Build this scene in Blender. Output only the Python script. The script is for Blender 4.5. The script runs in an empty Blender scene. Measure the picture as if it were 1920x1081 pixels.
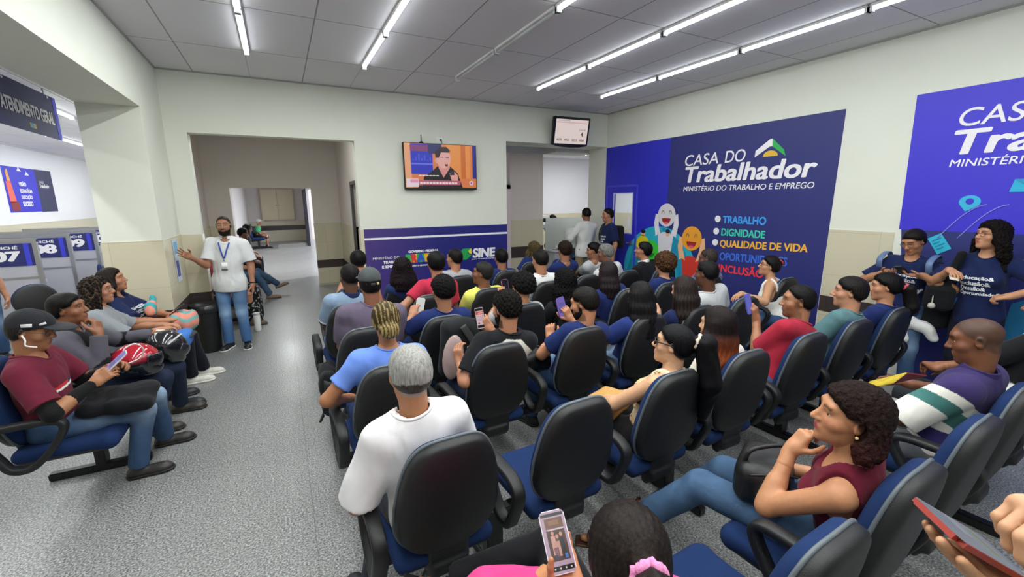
import bpy, bmesh, math, random
import numpy as np
from mathutils import Vector, Matrix
from mathutils.bvhtree import BVHTree
SC = bpy.context.scene
COL = SC.collection
random.seed(7)

# ------------------------------------------------------------------ camera
cd = bpy.data.cameras.new('camera'); cam = bpy.data.objects.new('camera', cd); COL.objects.link(cam)
cd.lens = 15.366; cd.sensor_width = 36.0; cd.clip_start = 0.02; cd.clip_end = 80
cam.matrix_world = Matrix(((0.88558, 0.09990, -0.45361, 0), (-0.46439, 0.17123, -0.86892, 0), (-0.00914, 0.98015, 0.19803, 1.9), (0, 0, 0, 1)))
SC.camera = cam
# ------------------------------------------------------------------ sky, sun, exposure
wd = bpy.data.worlds.new('sky'); SC.world = wd; wd.use_nodes = True
wd.node_tree.nodes['Background'].inputs[0].default_value = (0.78, 0.86, 1.0, 1)
wd.node_tree.nodes['Background'].inputs[1].default_value = 4.5
sl = bpy.data.lights.new('sun', 'SUN'); sl.energy = 5; sl.angle = 0.02; sl.color = (1, 0.95, 0.88)
sun = bpy.data.objects.new('sun', sl); COL.objects.link(sun)
sun.rotation_euler = Vector((-0.75, -0.30, -0.62)).to_track_quat('-Z', 'Y').to_euler()
vs = SC.view_settings
SC.display_settings.display_device = 'sRGB'
vs.view_transform = 'Standard'; vs.look = 'None'; vs.gamma = 1.0; vs.use_curve_mapping = False
vs.exposure = -0.52
TUBE_W = 17.0          # watts of every fluorescent tube

# ------------------------------------------------------------------ small helpers
def lin(c):
    if isinstance(c, str):
        c = [int(c[i:i+2], 16)/255 for i in (0, 2, 4)]
    return tuple(x/12.92 if x <= .04045 else ((x+.055)/1.055)**2.4 for x in c[:3])
def tag(o, label, cat, group=None, kind=None):
    o['label'] = label; o['category'] = cat
    if group: o['group'] = group
    if kind: o['kind'] = kind
    return o
def struct(o):
    o['kind'] = 'structure'; return o
def empty(name, loc=(0, 0, 0), rz=0.0):
    o = bpy.data.objects.new(name, None); COL.objects.link(o)
    o.location = loc; o.rotation_euler = (0, 0, rz); o.empty_display_size = .1
    return o
def link(name, me, mat=None, parent=None):
    o = bpy.data.objects.new(name, me); COL.objects.link(o)
    if mat is not None:
        for m in (mat if isinstance(mat, (list, tuple)) else [mat]): me.materials.append(m)
    if parent is not None: o.parent = parent
    return o
def bm_obj(name, bm, mat, parent=None, smooth=False):
    me = bpy.data.meshes.new(name); bm.normal_update(); bm.to_mesh(me); bm.free()
    if smooth:
        me.polygons.foreach_set('use_smooth', [True]*len(me.polygons))
    return link(name, me, mat, parent)
def np_mesh(name, V, Q, smooth=True):
    me = bpy.data.meshes.new(name); V = np.asarray(V, np.float32); Q = np.asarray(Q, np.int32)
    n = Q.shape[1]
    me.vertices.add(len(V)); me.vertices.foreach_set('co', V.ravel())
    me.loops.add(Q.size); me.loops.foreach_set('vertex_index', Q.ravel())
    me.polygons.add(len(Q)); me.polygons.foreach_set('loop_start', np.arange(0, Q.size, n, dtype=np.int32))
    me.polygons.foreach_set('use_smooth', np.full(len(Q), smooth))
    me.update(calc_edges=True); me.validate()
    return me
def add_box(bm, x0, x1, y0, y1, z0, z1):
    v = [bm.verts.new(p) for p in ((x0,y0,z0),(x1,y0,z0),(x1,y1,z0),(x0,y1,z0),(x0,y0,z1),(x1,y0,z1),(x1,y1,z1),(x0,y1,z1))]
    for f in ((3,2,1,0),(4,5,6,7),(0,1,5,4),(1,2,6,5),(2,3,7,6),(3,0,4,7)): bm.faces.new([v[i] for i in f])
def box(name, x0, x1, y0, y1, z0, z1, mat, parent=None, bev=0.0):
    bm = bmesh.new(); add_box(bm, x0, x1, y0, y1, z0, z1)
    if bev: bmesh.ops.bevel(bm, geom=bm.edges[:], offset=bev, segments=2, affect='EDGES')
    return bm_obj(name, bm, mat, parent)
def boxes(name, lst, mat, parent=None, bev=0.0):
    bm = bmesh.new()
    for b in lst: add_box(bm, *b)
    if bev: bmesh.ops.bevel(bm, geom=bm.edges[:], offset=bev, segments=2, affect='EDGES')
    return bm_obj(name, bm, mat, parent)
def tube_mesh(pts, r, n=8, closed=False, name='tube', sec=None, up=None):
    """sweep a circle (radius r, number or list) or a flat section sec=(w,h) along points"""
    P = [Vector(p) for p in pts]; m = len(P)
    rs = r if isinstance(r, (list, tuple)) else [r]*m
    V = []; Q = []
    prev = None
    for i in range(m):
        a = P[(i-1) % m] if (closed or i > 0) else P[i]
        b = P[(i+1) % m] if (closed or i < m-1) else P[i]
        t = (b-a).normalized()
        if up is not None: nrm = Vector(up)
        elif prev is None: nrm = Vector((0, 0, 1)) if abs(t.z) < .9 else Vector((1, 0, 0))
        else: nrm = prev
        nrm = (nrm - t*nrm.dot(t)).normalized(); prev = nrm
        bn = t.cross(nrm)
        for k in range(n):
            an = 2*math.pi*k/n; c, s = math.cos(an), math.sin(an)
            if sec:
                e = .45
                c = math.copysign(abs(c)**e, c)*sec[0]; s = math.copysign(abs(s)**e, s)*sec[1]
                p = P[i] + nrm*c + bn*s
            else: p = P[i] + (nrm*c + bn*s)*rs[i]
            V.append(p)
    for i in range(m if closed else m-1):
        for k in range(n):
            j = (i+1) % m
            Q.append((i*n+k, i*n+(k+1) % n, j*n+(k+1) % n, j*n+k))
    if not closed:
        for base, rev in ((0, True), ((m-1)*n, False)):
            c = len(V); V.append(P[0] if rev else P[-1])
            for k in range(0, n, 2):
                q = (c, base+k, base+(k+1) % n, base+(k+2) % n)
                Q.append(q[::-1] if rev else q)
    Q = [tuple(reversed(q)) for q in Q]
    return np_mesh(name, [tuple(v) for v in V], Q)
def smoothpath(pts, n=6, closed=False):
    P = [Vector(p) for p in pts]; m = len(P); out = []
    for i in range(m if closed else m-1):
        g = lambda k: P[k % m] if closed else P[max(0, min(m-1, k))]
        p0, p1, p2, p3 = g(i-1), g(i), g(i+1), g(i+2)
        for k in range(n):
            t = k/n
            out.append(.5*((2*p1) + (p2-p0)*t + (2*p0-5*p1+4*p2-p3)*t*t + (3*p1-p0-3*p2+p3)*t**3))
    if not closed: out.append(P[-1])
    return out
def lathe(bm, prof, c=(0, 0, 0), n=24):
    rings = []
    for r, z in prof: rings.append([bm.verts.new((c[0]+r*math.cos(2*math.pi*k/n), c[1]+r*math.sin(2*math.pi*k/n), c[2]+z)) for k in range(n)])
    for a, b in zip(rings, rings[1:]):
        for k in range(n): bm.faces.new((a[k], a[(k+1) % n], b[(k+1) % n], b[k]))
    bm.faces.new(rings[0][::-1]); bm.faces.new(rings[-1])

# ------------------------------------------------------------------ materials
def nt(name):
    m = bpy.data.materials.new(name); m.use_nodes = True
    return m, m.node_tree.nodes, m.node_tree.links, m.node_tree.nodes['Principled BSDF']
def mat(name, col, rough=.5, metal=0.0, var=.0, bump=.0, scale=40, spec=.5, emit=None, estr=1.0, alpha=None, trans=0, coat=0):
    m, N, L, b = nt(name); c = lin(col)
    b.inputs['Base Color'].default_value = (*c, 1); b.inputs['Roughness'].default_value = rough
    b.inputs['Metallic'].default_value = metal; b.inputs['Specular IOR Level'].default_value = spec
    b.inputs['Coat Weight'].default_value = coat
    if trans: b.inputs['Transmission Weight'].default_value = trans
    if var or bump:
        tc = N.new('ShaderNodeTexCoord'); nz = N.new('ShaderNodeTexNoise'); nz.inputs['Scale'].default_value = scale; nz.inputs['Detail'].default_value = 4
        L.new(tc.outputs['Object'], nz.inputs['Vector'])
        if var:
            mx = N.new('ShaderNodeMix'); mx.data_type = 'RGBA'
            mx.inputs['A'].default_value = (*[x*(1-var) for x in c], 1); mx.inputs['B'].default_value = (*[min(1, x*(1+var)) for x in c], 1)
            L.new(nz.outputs['Fac'], mx.inputs['Factor']); L.new(mx.outputs['Result'], b.inputs['Base Color'])
        if bump:
            bp = N.new('ShaderNodeBump'); bp.inputs['Strength'].default_value = bump; bp.inputs['Distance'].default_value = .004
            L.new(nz.outputs['Fac'], bp.inputs['Height']); L.new(bp.outputs['Normal'], b.inputs['Normal'])
    if emit is not None:
        b.inputs['Emission Color'].default_value = (*lin(emit), 1); b.inputs['Emission Strength'].default_value = estr
    return m
def attr_mat(name, rough, stretch, bscale, bstr, bdist, var, sss=0, sheen=0, fine=0, spec=.4, detail=5):
    m, N, L, b = nt(name)
    at = N.new('ShaderNodeAttribute'); at.attribute_name = 'Col'
    tc = N.new('ShaderNodeTexCoord'); mp = N.new('ShaderNodeMapping'); mp.inputs['Scale'].default_value = stretch
    L.new(tc.outputs['Object'], mp.inputs['Vector'])
    nz = N.new('ShaderNodeTexNoise'); nz.inputs['Scale'].default_value = bscale; nz.inputs['Detail'].default_value = detail; nz.inputs['Distortion'].default_value = .4
    L.new(mp.outputs['Vector'], nz.inputs['Vector'])
    mr = N.new('ShaderNodeMapRange'); mr.inputs['From Min'].default_value = .3; mr.inputs['From Max'].default_value = .7
    mr.inputs['To Min'].default_value = 1-var; mr.inputs['To Max'].default_value = 1+var
    L.new(nz.outputs['Fac'], mr.inputs['Value'])
    mx = N.new('ShaderNodeVectorMath'); mx.operation = 'SCALE'
    L.new(at.outputs['Color'], mx.inputs[0]); L.new(mr.outputs['Result'], mx.inputs['Scale'])
    L.new(mx.outputs['Vector'], b.inputs['Base Color'])
    bp = N.new('ShaderNodeBump'); bp.inputs['Strength'].default_value = bstr; bp.inputs['Distance'].default_value = bdist
    L.new(nz.outputs['Fac'], bp.inputs['Height'])
    if fine:
        n2 = N.new('ShaderNodeTexNoise'); n2.inputs['Scale'].default_value = fine; L.new(tc.outputs['Object'], n2.inputs['Vector'])
        b2 = N.new('ShaderNodeBump'); b2.inputs['Strength'].default_value = .25; b2.inputs['Distance'].default_value = .002
        L.new(n2.outputs['Fac'], b2.inputs['Height']); L.new(bp.outputs['Normal'], b2.inputs['Normal']); L.new(b2.outputs['Normal'], b.inputs['Normal'])
    else: L.new(bp.outputs['Normal'], b.inputs['Normal'])
    b.inputs['Roughness'].default_value = rough; b.inputs['Specular IOR Level'].default_value = spec
    if sss:
        b.inputs['Subsurface Weight'].default_value = sss; b.inputs['Subsurface Radius'].default_value = (.012, .005, .003); b.inputs['Subsurface Scale'].default_value = 1
    if sheen: b.inputs['Sheen Weight'].default_value = sheen
    return m
M = {}
M['skin'] = attr_mat('skin', .48, (1, 1, 1), 60, .15, .002, .06, spec=.4)
M['cloth'] = attr_mat('cloth', .9, (1, 1, .6), 8, .9, .03, .05, sheen=.05, fine=260, spec=.2, detail=1.5)
M['denim'] = attr_mat('denim', .85, (1, 1, .6), 11, .5, .018, .14, fine=300, spec=.2)
M['hair'] = attr_mat('hair', .5, (1, 1, .10), 150, .4, .005, .4, spec=.14)
M['curlhair'] = attr_mat('curly_hair', .6, (1, 1, 1), 95, .9, .012, .5, spec=.10)
M['leather'] = attr_mat('leather', .45, (1, 1, 1), 30, .3, .006, .1, spec=.5)

def floor_mat():
    m, N, L, b = nt('granite_floor')
    tc = N.new('ShaderNodeTexCoord')
    n1 = N.new('ShaderNodeTexNoise'); n1.inputs['Scale'].default_value = 95; n1.inputs['Detail'].default_value = 3; n1.inputs['Roughness'].default_value = .65
    v = N.new('ShaderNodeTexVoronoi'); v.inputs['Scale'].default_value = 120
    n2 = N.new('ShaderNodeTexNoise'); n2.inputs['Scale'].default_value = .9; n2.inputs['Detail'].default_value = 3
    for x in (n1, v, n2): L.new(tc.outputs['Object'], x.inputs['Vector'])
    cr = N.new('ShaderNodeValToRGB'); e = cr.color_ramp.elements
    e[0].position = .33; e[0].color = (*lin('3c3f3e'), 1); e[1].position = .68; e[1].color = (*lin('c6c9c6'), 1)
    k = cr.color_ramp.elements.new(.5); k.color = (*lin('868a88'), 1)
    L.new(n1.outputs['Fac'], cr.inputs['Fac'])
    mx = N.new('ShaderNodeMix'); mx.data_type = 'RGBA'; mx.blend_type = 'MULTIPLY'; mx.inputs['Factor'].default_value = .35
    L.new(cr.outputs['Color'], mx.inputs['A']); L.new(v.outputs['Color'], mx.inputs['B'])
    hs = N.new('ShaderNodeHueSaturation'); hs.inputs['Saturation'].default_value = .12; L.new(mx.outputs['Result'], hs.inputs['Color'])
    br = N.new('ShaderNodeTexBrick'); br.offset = 0; br.inputs['Scale'].default_value = 1; br.inputs['Brick Width'].default_value = .9; br.inputs['Row Height'].default_value = .9
    br.inputs['Mortar Size'].default_value = .0025; br.inputs['Mortar Smooth'].default_value = .2
    br.inputs['Color1'].default_value = br.inputs['Color2'].default_value = (1, 1, 1, 1); br.inputs['Mortar'].default_value = (.62, .62, .62, 1)
    L.new(tc.outputs['Object'], br.inputs['Vector'])
    m2 = N.new('ShaderNodeMix'); m2.data_type = 'RGBA'; m2.blend_type = 'MULTIPLY'; m2.inputs['Factor'].default_value = 1
    L.new(hs.outputs['Color'], m2.inputs['A']); L.new(br.outputs['Color'], m2.inputs['B']); L.new(m2.outputs['Result'], b.inputs['Base Color'])
    mr = N.new('ShaderNodeMapRange'); mr.inputs['To Min'].default_value = .22; mr.inputs['To Max'].default_value = .42
    L.new(n2.outputs['Fac'], mr.inputs['Value']); L.new(mr.outputs['Result'], b.inputs['Roughness'])
    return m
def tile_mat(name, c1, c2, w, hgt, mortar, rough=.25, axes='xz'):
    m, N, L, b = nt(name); tc = N.new('ShaderNodeTexCoord'); sp = N.new('ShaderNodeSeparateXYZ'); cb = N.new('ShaderNodeCombineXYZ'); ad = N.new('ShaderNodeMath')
    L.new(tc.outputs['Object'], sp.inputs[0]); L.new(sp.outputs['X'], ad.inputs[0]); L.new(sp.outputs['Y'], ad.inputs[1])
    L.new(ad.outputs[0], cb.inputs['X']); L.new(sp.outputs['Z'], cb.inputs['Y'])
    br = N.new('ShaderNodeTexBrick'); br.offset = 0; br.inputs['Scale'].default_value = 1; br.inputs['Brick Width'].default_value = w; br.inputs['Row Height'].default_value = hgt
    br.inputs['Mortar Size'].default_value = .002; br.inputs['Color1'].default_value = (*lin(c1), 1); br.inputs['Color2'].default_value = (*lin(c2), 1); br.inputs['Mortar'].default_value = (*lin(mortar), 1)
    L.new(cb.outputs[0], br.inputs['Vector']); L.new(br.outputs['Color'], b.inputs['Base Color']); b.inputs['Roughness'].default_value = rough
    return m
M['floor'] = floor_mat()
M['wall'] = mat('painted_wall', 'e4e6da', .7, var=.03, scale=3, bump=.05)
M['wallgrey'] = mat('painted_grey_wall', 'dfd6cf', .7, var=.03, scale=3)
M['wallwhite'] = mat('painted_white_wall', 'eeeef2', .7, var=.02, scale=3)
M['soffit'] = mat('grey_soffit', 'd9dada', .8, var=.05, scale=4)
M['tile'] = tile_mat('beige_wall_tile', 'd6cfb6', 'd2cab0', .62, .5, 'b8b199')
M['darktile'] = tile_mat('brown_band_tile', '4a4040', '433a3a', .5, 2, '2c2626')
def ceil_mat():
    m, N, L, b = nt('ceiling_panel'); tc = N.new('ShaderNodeTexCoord'); mp = N.new('ShaderNodeMapping'); mp.inputs['Location'].default_value = (.775, .30, 0)
    L.new(tc.outputs['Object'], mp.inputs['Vector'])
    br = N.new('ShaderNodeTexBrick'); br.offset = 0; br.inputs['Scale'].default_value = 1; br.inputs['Brick Width'].default_value = 1.222; br.inputs['Row Height'].default_value = 1.222
    br.inputs['Mortar Size'].default_value = .007; br.inputs['Mortar Smooth'].default_value = .1
    br.inputs['Color1'].default_value = (*lin('e6e5e8'), 1); br.inputs['Color2'].default_value = (*lin('e1e0e4'), 1); br.inputs['Mortar'].default_value = (*lin('b2b2b6'), 1)
    L.new(mp.outputs[0], br.inputs['Vector'])
    b2 = N.new('ShaderNodeTexBrick'); b2.offset = 0; b2.inputs['Scale'].default_value = 1; b2.inputs['Brick Width'].default_value = .611; b2.inputs['Row Height'].default_value = 1.222
    b2.inputs['Mortar Size'].default_value = .004; b2.inputs['Color1'].default_value = b2.inputs['Color2'].default_value = (1, 1, 1, 1); b2.inputs['Mortar'].default_value = (.62, .62, .63, 1)
    L.new(mp.outputs[0], b2.inputs['Vector'])
    m2 = N.new('ShaderNodeMix'); m2.data_type = 'RGBA'; m2.blend_type = 'MULTIPLY'; m2.inputs['Factor'].default_value = 1
    L.new(br.outputs['Color'], m2.inputs['A']); L.new(b2.outputs['Color'], m2.inputs['B']); L.new(m2.outputs['Result'], b.inputs['Base Color'])
    b.inputs['Roughness'].default_value = .75
    return m
M['ceil'] = ceil_mat()
M['black'] = mat('black_plastic', '131416', .5, bump=.25, scale=350)
M['blackmetal'] = mat('black_painted_metal', '141416', .4)
M['trimgrey'] = mat('grey_edge_trim', '596168', .4)
M['bluefab'] = mat('navy_seat_fabric', '1b2f58', .95, var=.12, bump=.4, scale=500, spec=.2)
M['white'] = mat('white_plastic', 'eceeee', .4)
M['vinyl_navy'] = mat('navy_vinyl', '292f74', .5, var=.06, scale=2)
M['vinyl_blue'] = mat('royal_blue_vinyl', '2a2cc6', .45, var=.06, scale=1.5)
M['print_white'] = mat('white_print', 'f3f1f6', .5)
def P(c):
    k = 'print_'+c
    if k not in M: M[k] = mat('print_colour_'+c, c, .5)
    return M[k]
M['alu'] = mat('aluminium', 'a9abae', .35, metal=.8)
M['greypanel'] = mat('grey_laminate', 'c4c4ca', .5)
M['screen_off'] = mat('dark_screen', '0a0b0e', .15)
def glow(c, s=1.0):
    k = 'glow_%s_%s' % (c, s)
    if k not in M: M[k] = mat('lit_screen_'+c, '000000', .3, emit=c, estr=s)
    return M[k]

# ------------------------------------------------------------------ flat prints and lettering on a plane
class Plane:
    """o origin, r reading direction, u up; n = r x u faces the reader"""
    def __init__(s, o, r, u): s.o, s.r, s.u = Vector(o), Vector(r).normalized(), Vector(u).normalized(); s.n = s.r.cross(s.u).normalized()
    def at(s, a, b, c=0.0): return s.o + s.r*a + s.u*b + s.n*c
def poly(name, pl, pts, m, parent=None, lift=.002, th=.0015):
    bm = bmesh.new()
    f = [bm.verts.new(pl.at(a, b, lift+th)) for a, b in pts]; k = [bm.verts.new(pl.at(a, b, lift)) for a, b in pts]
    bm.faces.new(f); bm.faces.new(k[::-1]); n = len(pts)
    for i in range(n): bm.faces.new((f[i], k[i], k[(i+1) % n], f[(i+1) % n]))
    bmesh.ops.recalc_face_normals(bm, faces=bm.faces[:])
    return bm_obj(name, bm, m, parent)
def circ(a, b, r, r2=None, n=40, t0=0, t1=2*math.pi):
    r2 = r2 or r; full = abs(t1-t0-2*math.pi) < 1e-6
    return [(a+r*math.cos(t0+(t1-t0)*i/(n if full else n-1)), b+r2*math.sin(t0+(t1-t0)*i/(n if full else n-1))) for i in range(n)]
def rect(a0, b0, a1, b1): return [(a0, b0), (a1, b0), (a1, b1), (a0, b1)]
def text_verts(s, bold=0.0, shear=0.0):
    cu = bpy.data.curves.new('t', 'FONT'); cu.body = s; cu.offset = bold; cu.shear = shear; cu.resolution_u = 6; cu.fill_mode = 'FRONT'
    o = bpy.data.objects.new('t', cu); COL.objects.link(o)
    dg = bpy.context.evaluated_depsgraph_get(); dg.update()
    me = bpy.data.meshes.new_from_object(o.evaluated_get(dg))
    bpy.data.objects.remove(o); bpy.data.curves.remove(cu)
    return me
def lettering(name, pl, s, a0, b0, w, hgt, m, parent=None, bold=0.0, shear=0.0, lift=.004, b1=None):
    """text s fitted to the rectangle from (a0,b0), width w, height hgt; b1 raises the right end"""
    me = text_verts(s, 0, shear)
    n = len(me.vertices); V = np.empty(n*3, np.float32); me.vertices.foreach_get('co', V); V = V.reshape(-1, 3)
    if bold > 0:                                    # heavier strokes: the outline drawn again a hair to each side
        fs = [tuple(p.vertices) for p in me.polygons]; allV = []; allF = []
        for k in range(13):
            o = np.array([0, 0, k*1e-3]) if k == 0 else np.array([bold*1.25*math.cos(k*math.pi/6), bold*.8*math.sin(k*math.pi/6), k*1e-3])
            allV.append(V+o); allF += [tuple(i+k*n for i in f) for f in fs]
        bpy.data.meshes.remove(me); me = bpy.data.meshes.new('t'); V = np.concatenate(allV).astype(np.float32); me.from_pydata(V.tolist(), [], allF); n = len(V)
    lo, hi = V.min(0), V.max(0)
    x = (V[:, 0]-lo[0])/(hi[0]-lo[0]); y = (V[:, 1]-lo[1])/max(1e-6, hi[1]-lo[1])
    dz = 0 if b1 is None else (b1-b0)
    out = np.empty_like(V)
    for i in range(n): out[i] = pl.at(a0+x[i]*w, b0+y[i]*hgt+dz*x[i], lift+V[i, 2]*.06)
    me.vertices.foreach_set('co', out.ravel()); me.update(); me.name = name
    return link(name, me, m, parent)

# ------------------------------------------------------------------ the room
XL, XR, YB, ZC, YF = -1.154, 5.724, 6.95, 3.49, -3.0
struct(box('floor', -7, 9.5, YF-.2, 26, -.12, 0, M['floor']))
struct(box('ceiling', XL, XR+.15, YF, YB, ZC, ZC+.12, M['ceil']))
# back wall with its two doorways
struct(boxes('wall_back', [(XL, -.925, YB, YB+.18, 0, ZC+.1), (-.925, 1.06, YB, YB+.18, 2.765, ZC+.1), (1.06, 3.54, YB, YB+.18, 0, ZC+.1), (3.54, XR, YB, YB+.55, 2.885, ZC+.1)], M['wall']))
# left side: thick wall over the wide opening to the service hall
struct(boxes('wall_left', [(XL-.5, XL, 5.95, YB+.18, 0, ZC+.1), (XL-.5, XL, YF, -.6, 0, ZC+.1), (XL-.5, XL, -.6, 5.95, 2.87, ZC+.1)], M['wall']))
# right wall with the blue door
DY0, DY1, DZ = 6.07, 6.87, 2.13
struct(boxes('wall_right', [(XR, XR+.15, YF, DY0, 0, ZC+.1), (XR, XR+.15, DY1, 7.5, 0, ZC+.1), (XR, XR+.15, DY0, DY1, DZ, ZC+.1)], M['wall']))
struct(box('wall_front', XL-.5, XR+.15, YF-.15, YF, 0, ZC+.1, M['wall']))
def wains(name, x0, x1, y0, y1, z1=1.52, bz=(.55, .74)):
    struct(box(name, x0, x1, y0, y1, 0, z1, M['tile']))
    e = .003
    struct(box(name.replace('wainscot', 'band'), x0-e, x1+e, y0-e, y1+e, bz[0], bz[1], M['darktile']))
wains('trim_1_wainscot', XL-.51, XL+.008, 5.942, YB, 1.51)
wains('trim_2_wainscot', XL, -.92, YB-.008, YB+.19, 1.50)
wains('trim_3_wainscot', 1.052, 1.10, YB-.008, YB+.19, 1.48)
wains('trim_4_wainscot', XR-.008, XR+.1, 2.23, 2.86, 1.53)
# corridor behind the left doorway
CY = 10.9
struct(boxes('wall_corridor_end', [(-1.45, -.88, CY, CY+.16, 0, 3.4), (.67, 1.4, CY, CY+.16, 0, 3.4), (-.88, .67, CY, CY+.16, 2.2, 3.4)], M['wallgrey']))
struct(boxes('wall_corridor_right', [(1.23, 1.4, YB+.18, 7.7, 0, 3.4), (1.23, 1.4, 8.75, CY, 0, 3.4), (1.23, 1.4, 7.7, 8.75, 2.22, 3.4)], M['wallgrey']))
struct(box('wall_corridor_left', -1.45, -1.3, YB+.18, CY, 0, 3.4, M['wallgrey']))
struct(boxes('ceiling_corridor', [(-1.45, 1.4, YB+.18, CY+.16, 3.3, 3.42), (-1.6, 1.7, CY+.16, 25.2, 3.0, 3.15)], M['soffit']))
e = .006
struct(boxes('trim_5_corridor_tiles', [(.67-e, 1.23, CY-.008, CY+.17, 0, 1.43), (-1.3, -.88+e, CY-.008, CY+.17, 0, 1.43), (1.222, 1.3, YB+.19, 7.7, 0, 1.43), (1.222, 1.3, 8.75, CY, 0, 1.43), (-1.35, -1.292, YB+.19, CY, 0, 1.43)], M['tile']))
struct(boxes('trim_6_corridor_band', [(.67-2*e, 1.22, CY-.012, CY+.18, .41, .59), (1.218, 1.3, YB+.19, 7.7, .41, .59), (1.218, 1.3, 8.75, CY, .41, .59), (-1.35, -1.288, YB+.19, CY, .41, .59)], M['darktile']))
struct(boxes('baseboard_corridor', [(.67-3*e, 1.216, CY-.016, CY, 0, .05)], P('b9b4a4')))
struct(box('door_1', 1.30, 1.34, 7.72, 8.73, 0, 2.2, mat('grey_door', '8e8c8a', .5)))
struct(boxes('trim_7_door_frame', [(1.20, 1.25, 7.66, 7.72, 0, 2.26), (1.20, 1.25, 8.73, 8.79, 0, 2.26), (1.20, 1.25, 7.72, 8.73, 2.2, 2.26)], P('56524f')))
# the far hall behind the corridor
FY = 24.6
struct(box('wall_far', -1.6, 1.7, FY, FY+.2, 0, 3.1, M['wallgrey']))
struct(boxes('wall_far_left', [(-1.6, -1.35, CY+.16, 13.2, 0, 3.1), (-1.6, -1.35, 14.6, 16.4, 0, 3.1), (-1.6, -1.35, 17.6, FY, 0, 3.1), (-1.6, -1.35, 13.2, 14.6, 2.6, 3.1), (-1.6, -1.35, 16.4, 17.6, 2.6, 3.1)], M['wallgrey']))
struct(boxes('wall_far_right', [(1.1, 1.3, CY+.16, 12.6, 0, 3.1), (1.1, 1.3, 12.6, 23.4, 2.45, 3.1), (1.1, 1.3, 23.4, FY, 0, 3.1)], M['wallgrey']))
struct(boxes('trim_8_far_tiles', [(-1.6, 1.1, FY-.01, FY+.1, 0, 1.0)], M['tile']))
struct(boxes('trim_9_far_band', [(-1.6, 1.1, FY-.02, FY, .55, .78)], M['darktile']))
# cupboard on the far wall
cb = empty('wall_cupboard', (-.05, FY-.14, 1.05)); tag(cb, 'cream wooden two-door cupboard on the far wall of the corridor', 'cupboard')
box('body', -.72, .72, 0, .12, 0, 1.5, P('cdbfa0'), cb)
for s in (-1, 1):
    d = box('door', min(0, s*.70)+.01, max(0, s*.70)-.01, -.03, 0, .03, 1.47, P('dccfae'), cb)
    box('knob', s*.06-.015, s*.06+.015, -.06, -.03, .70, .73, P('6b5a40'), d)
# barred gate at the end on the right
gt = empty('barred_gate', (1.08, 21.2, 0)); tag(gt, 'dark metal barred gate standing open to the bright street at the corridor end', 'gate')
boxes('frame', [(-.05, 0, 0, .06, 0, 2.45), (-.05, 0, 2.1, 2.16, 0, 2.45), (-.05, 0, .06, 2.1, 2.38, 2.45), (-.05, 0, .06, 2.1, .02, .09), (-.05, 0, .06, 2.1, 1.05, 1.25)], P('2e2a38'), gt)
for i in range(14): box('bar', -.035, -.015, .18+i*.14, .2+i*.14, .09, 2.38, P('2e2a38'), gt)
# service hall on the left
HX, HZ = -4.64, 3.05
struct(boxes('wall_hall_far', [(HX-.2, HX, YF, 17.8, 0, HZ)], M['wallwhite']))
struct(box('trim_10_hall_tiles', HX, HX+.012, YF, 17.6, 0, 1.52, M['tile']))
struct(boxes('wall_hall_back', [(HX, -1.5, 17.6, 17.8, 0, HZ), (-1.62, -1.45, YB+.18, 17.6, 0, HZ+.1), (HX, XL-.5, YF-.2, YF, 0, HZ)], M['wallwhite']))
struct(box('ceiling_hall', HX, XL-.5, YF, 17.6, HZ, HZ+.12, M['ceil']))
# staff room on the right, behind the second doorway and the blue door
struct(boxes('wall_staff_far', [(9.0, 9.2, 4.5, 11.2, 0, 3.2), (4.93, 9.0, 11.0, 11.2, 0, 3.2)], mat('lilac_white_paint', 'e9e9f2', .7, var=.02, scale=3)))
struct(boxes('wall_staff', [(4.15, 4.93, 8.0, 8.14, 0, 3.2), (XR+.15, 9.2, 4.3, 4.5, 0, 3.2), (4.79, 4.93, 8.14, 11.2, 0, 3.2), (2.3, 3.5, 8.9, 9.05, 0, 3.2), (3.36, 3.5, YB+.18, 8.9, 0, 3.2)], M['wallgrey']))
struct(boxes('ceiling_staff', [(3.36, 9.2, YB+.55, 11.2, 3.08, 3.2), (XR+.15, 9.2, 4.3, YB+.6, 3.08, 3.2)], M['wallwhite']))
struct(boxes('trim_11_beam', [(4.93, XR+.15, 7.52, 8.05, 2.82, 3.08), (3.5, 4.93, 7.95, 8.0, 2.82, 3.08)], M['soffit']))
struct(boxes('trim_12_staff_tiles', [(4.15, 4.935, 7.99, 8.0, 0, 1.5), (8.98, 9.0, 4.5, 11, 0, 1.5), (4.93, 9, 10.98, 11, 0, 1.5)], M['tile']))
struct(boxes('trim_13_staff_band', [(4.15, 4.94, 7.985, 8.0, .72, .95)], M['darktile']))
struct(boxes('trim_14_white_frame', [(4.06, 4.15, 7.97, 8.14, 0, 2.2), (3.5, 4.15, 7.97, 8.14, 2.12, 2.2)], P('e8d9dc')))
struct(boxes('wall_lobby', [(3.5, 4.15, 9.6, 9.8, 0, 3.1)], M['wallwhite']))
hz = empty('folding_banner', (3.82, 8.9, 0)); tag(hz, 'pink and white banner stand glimpsed through the gap left of the water counter', 'banner')
box('sheet', -.28, .28, 0, .02, .06, 2.0, mat('pink_sheet', 'd9b2bd', .6, var=.3, scale=9), hz); box('foot', -.3, .3, -.1, .12, 0, .05, M['alu'], hz)
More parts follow.
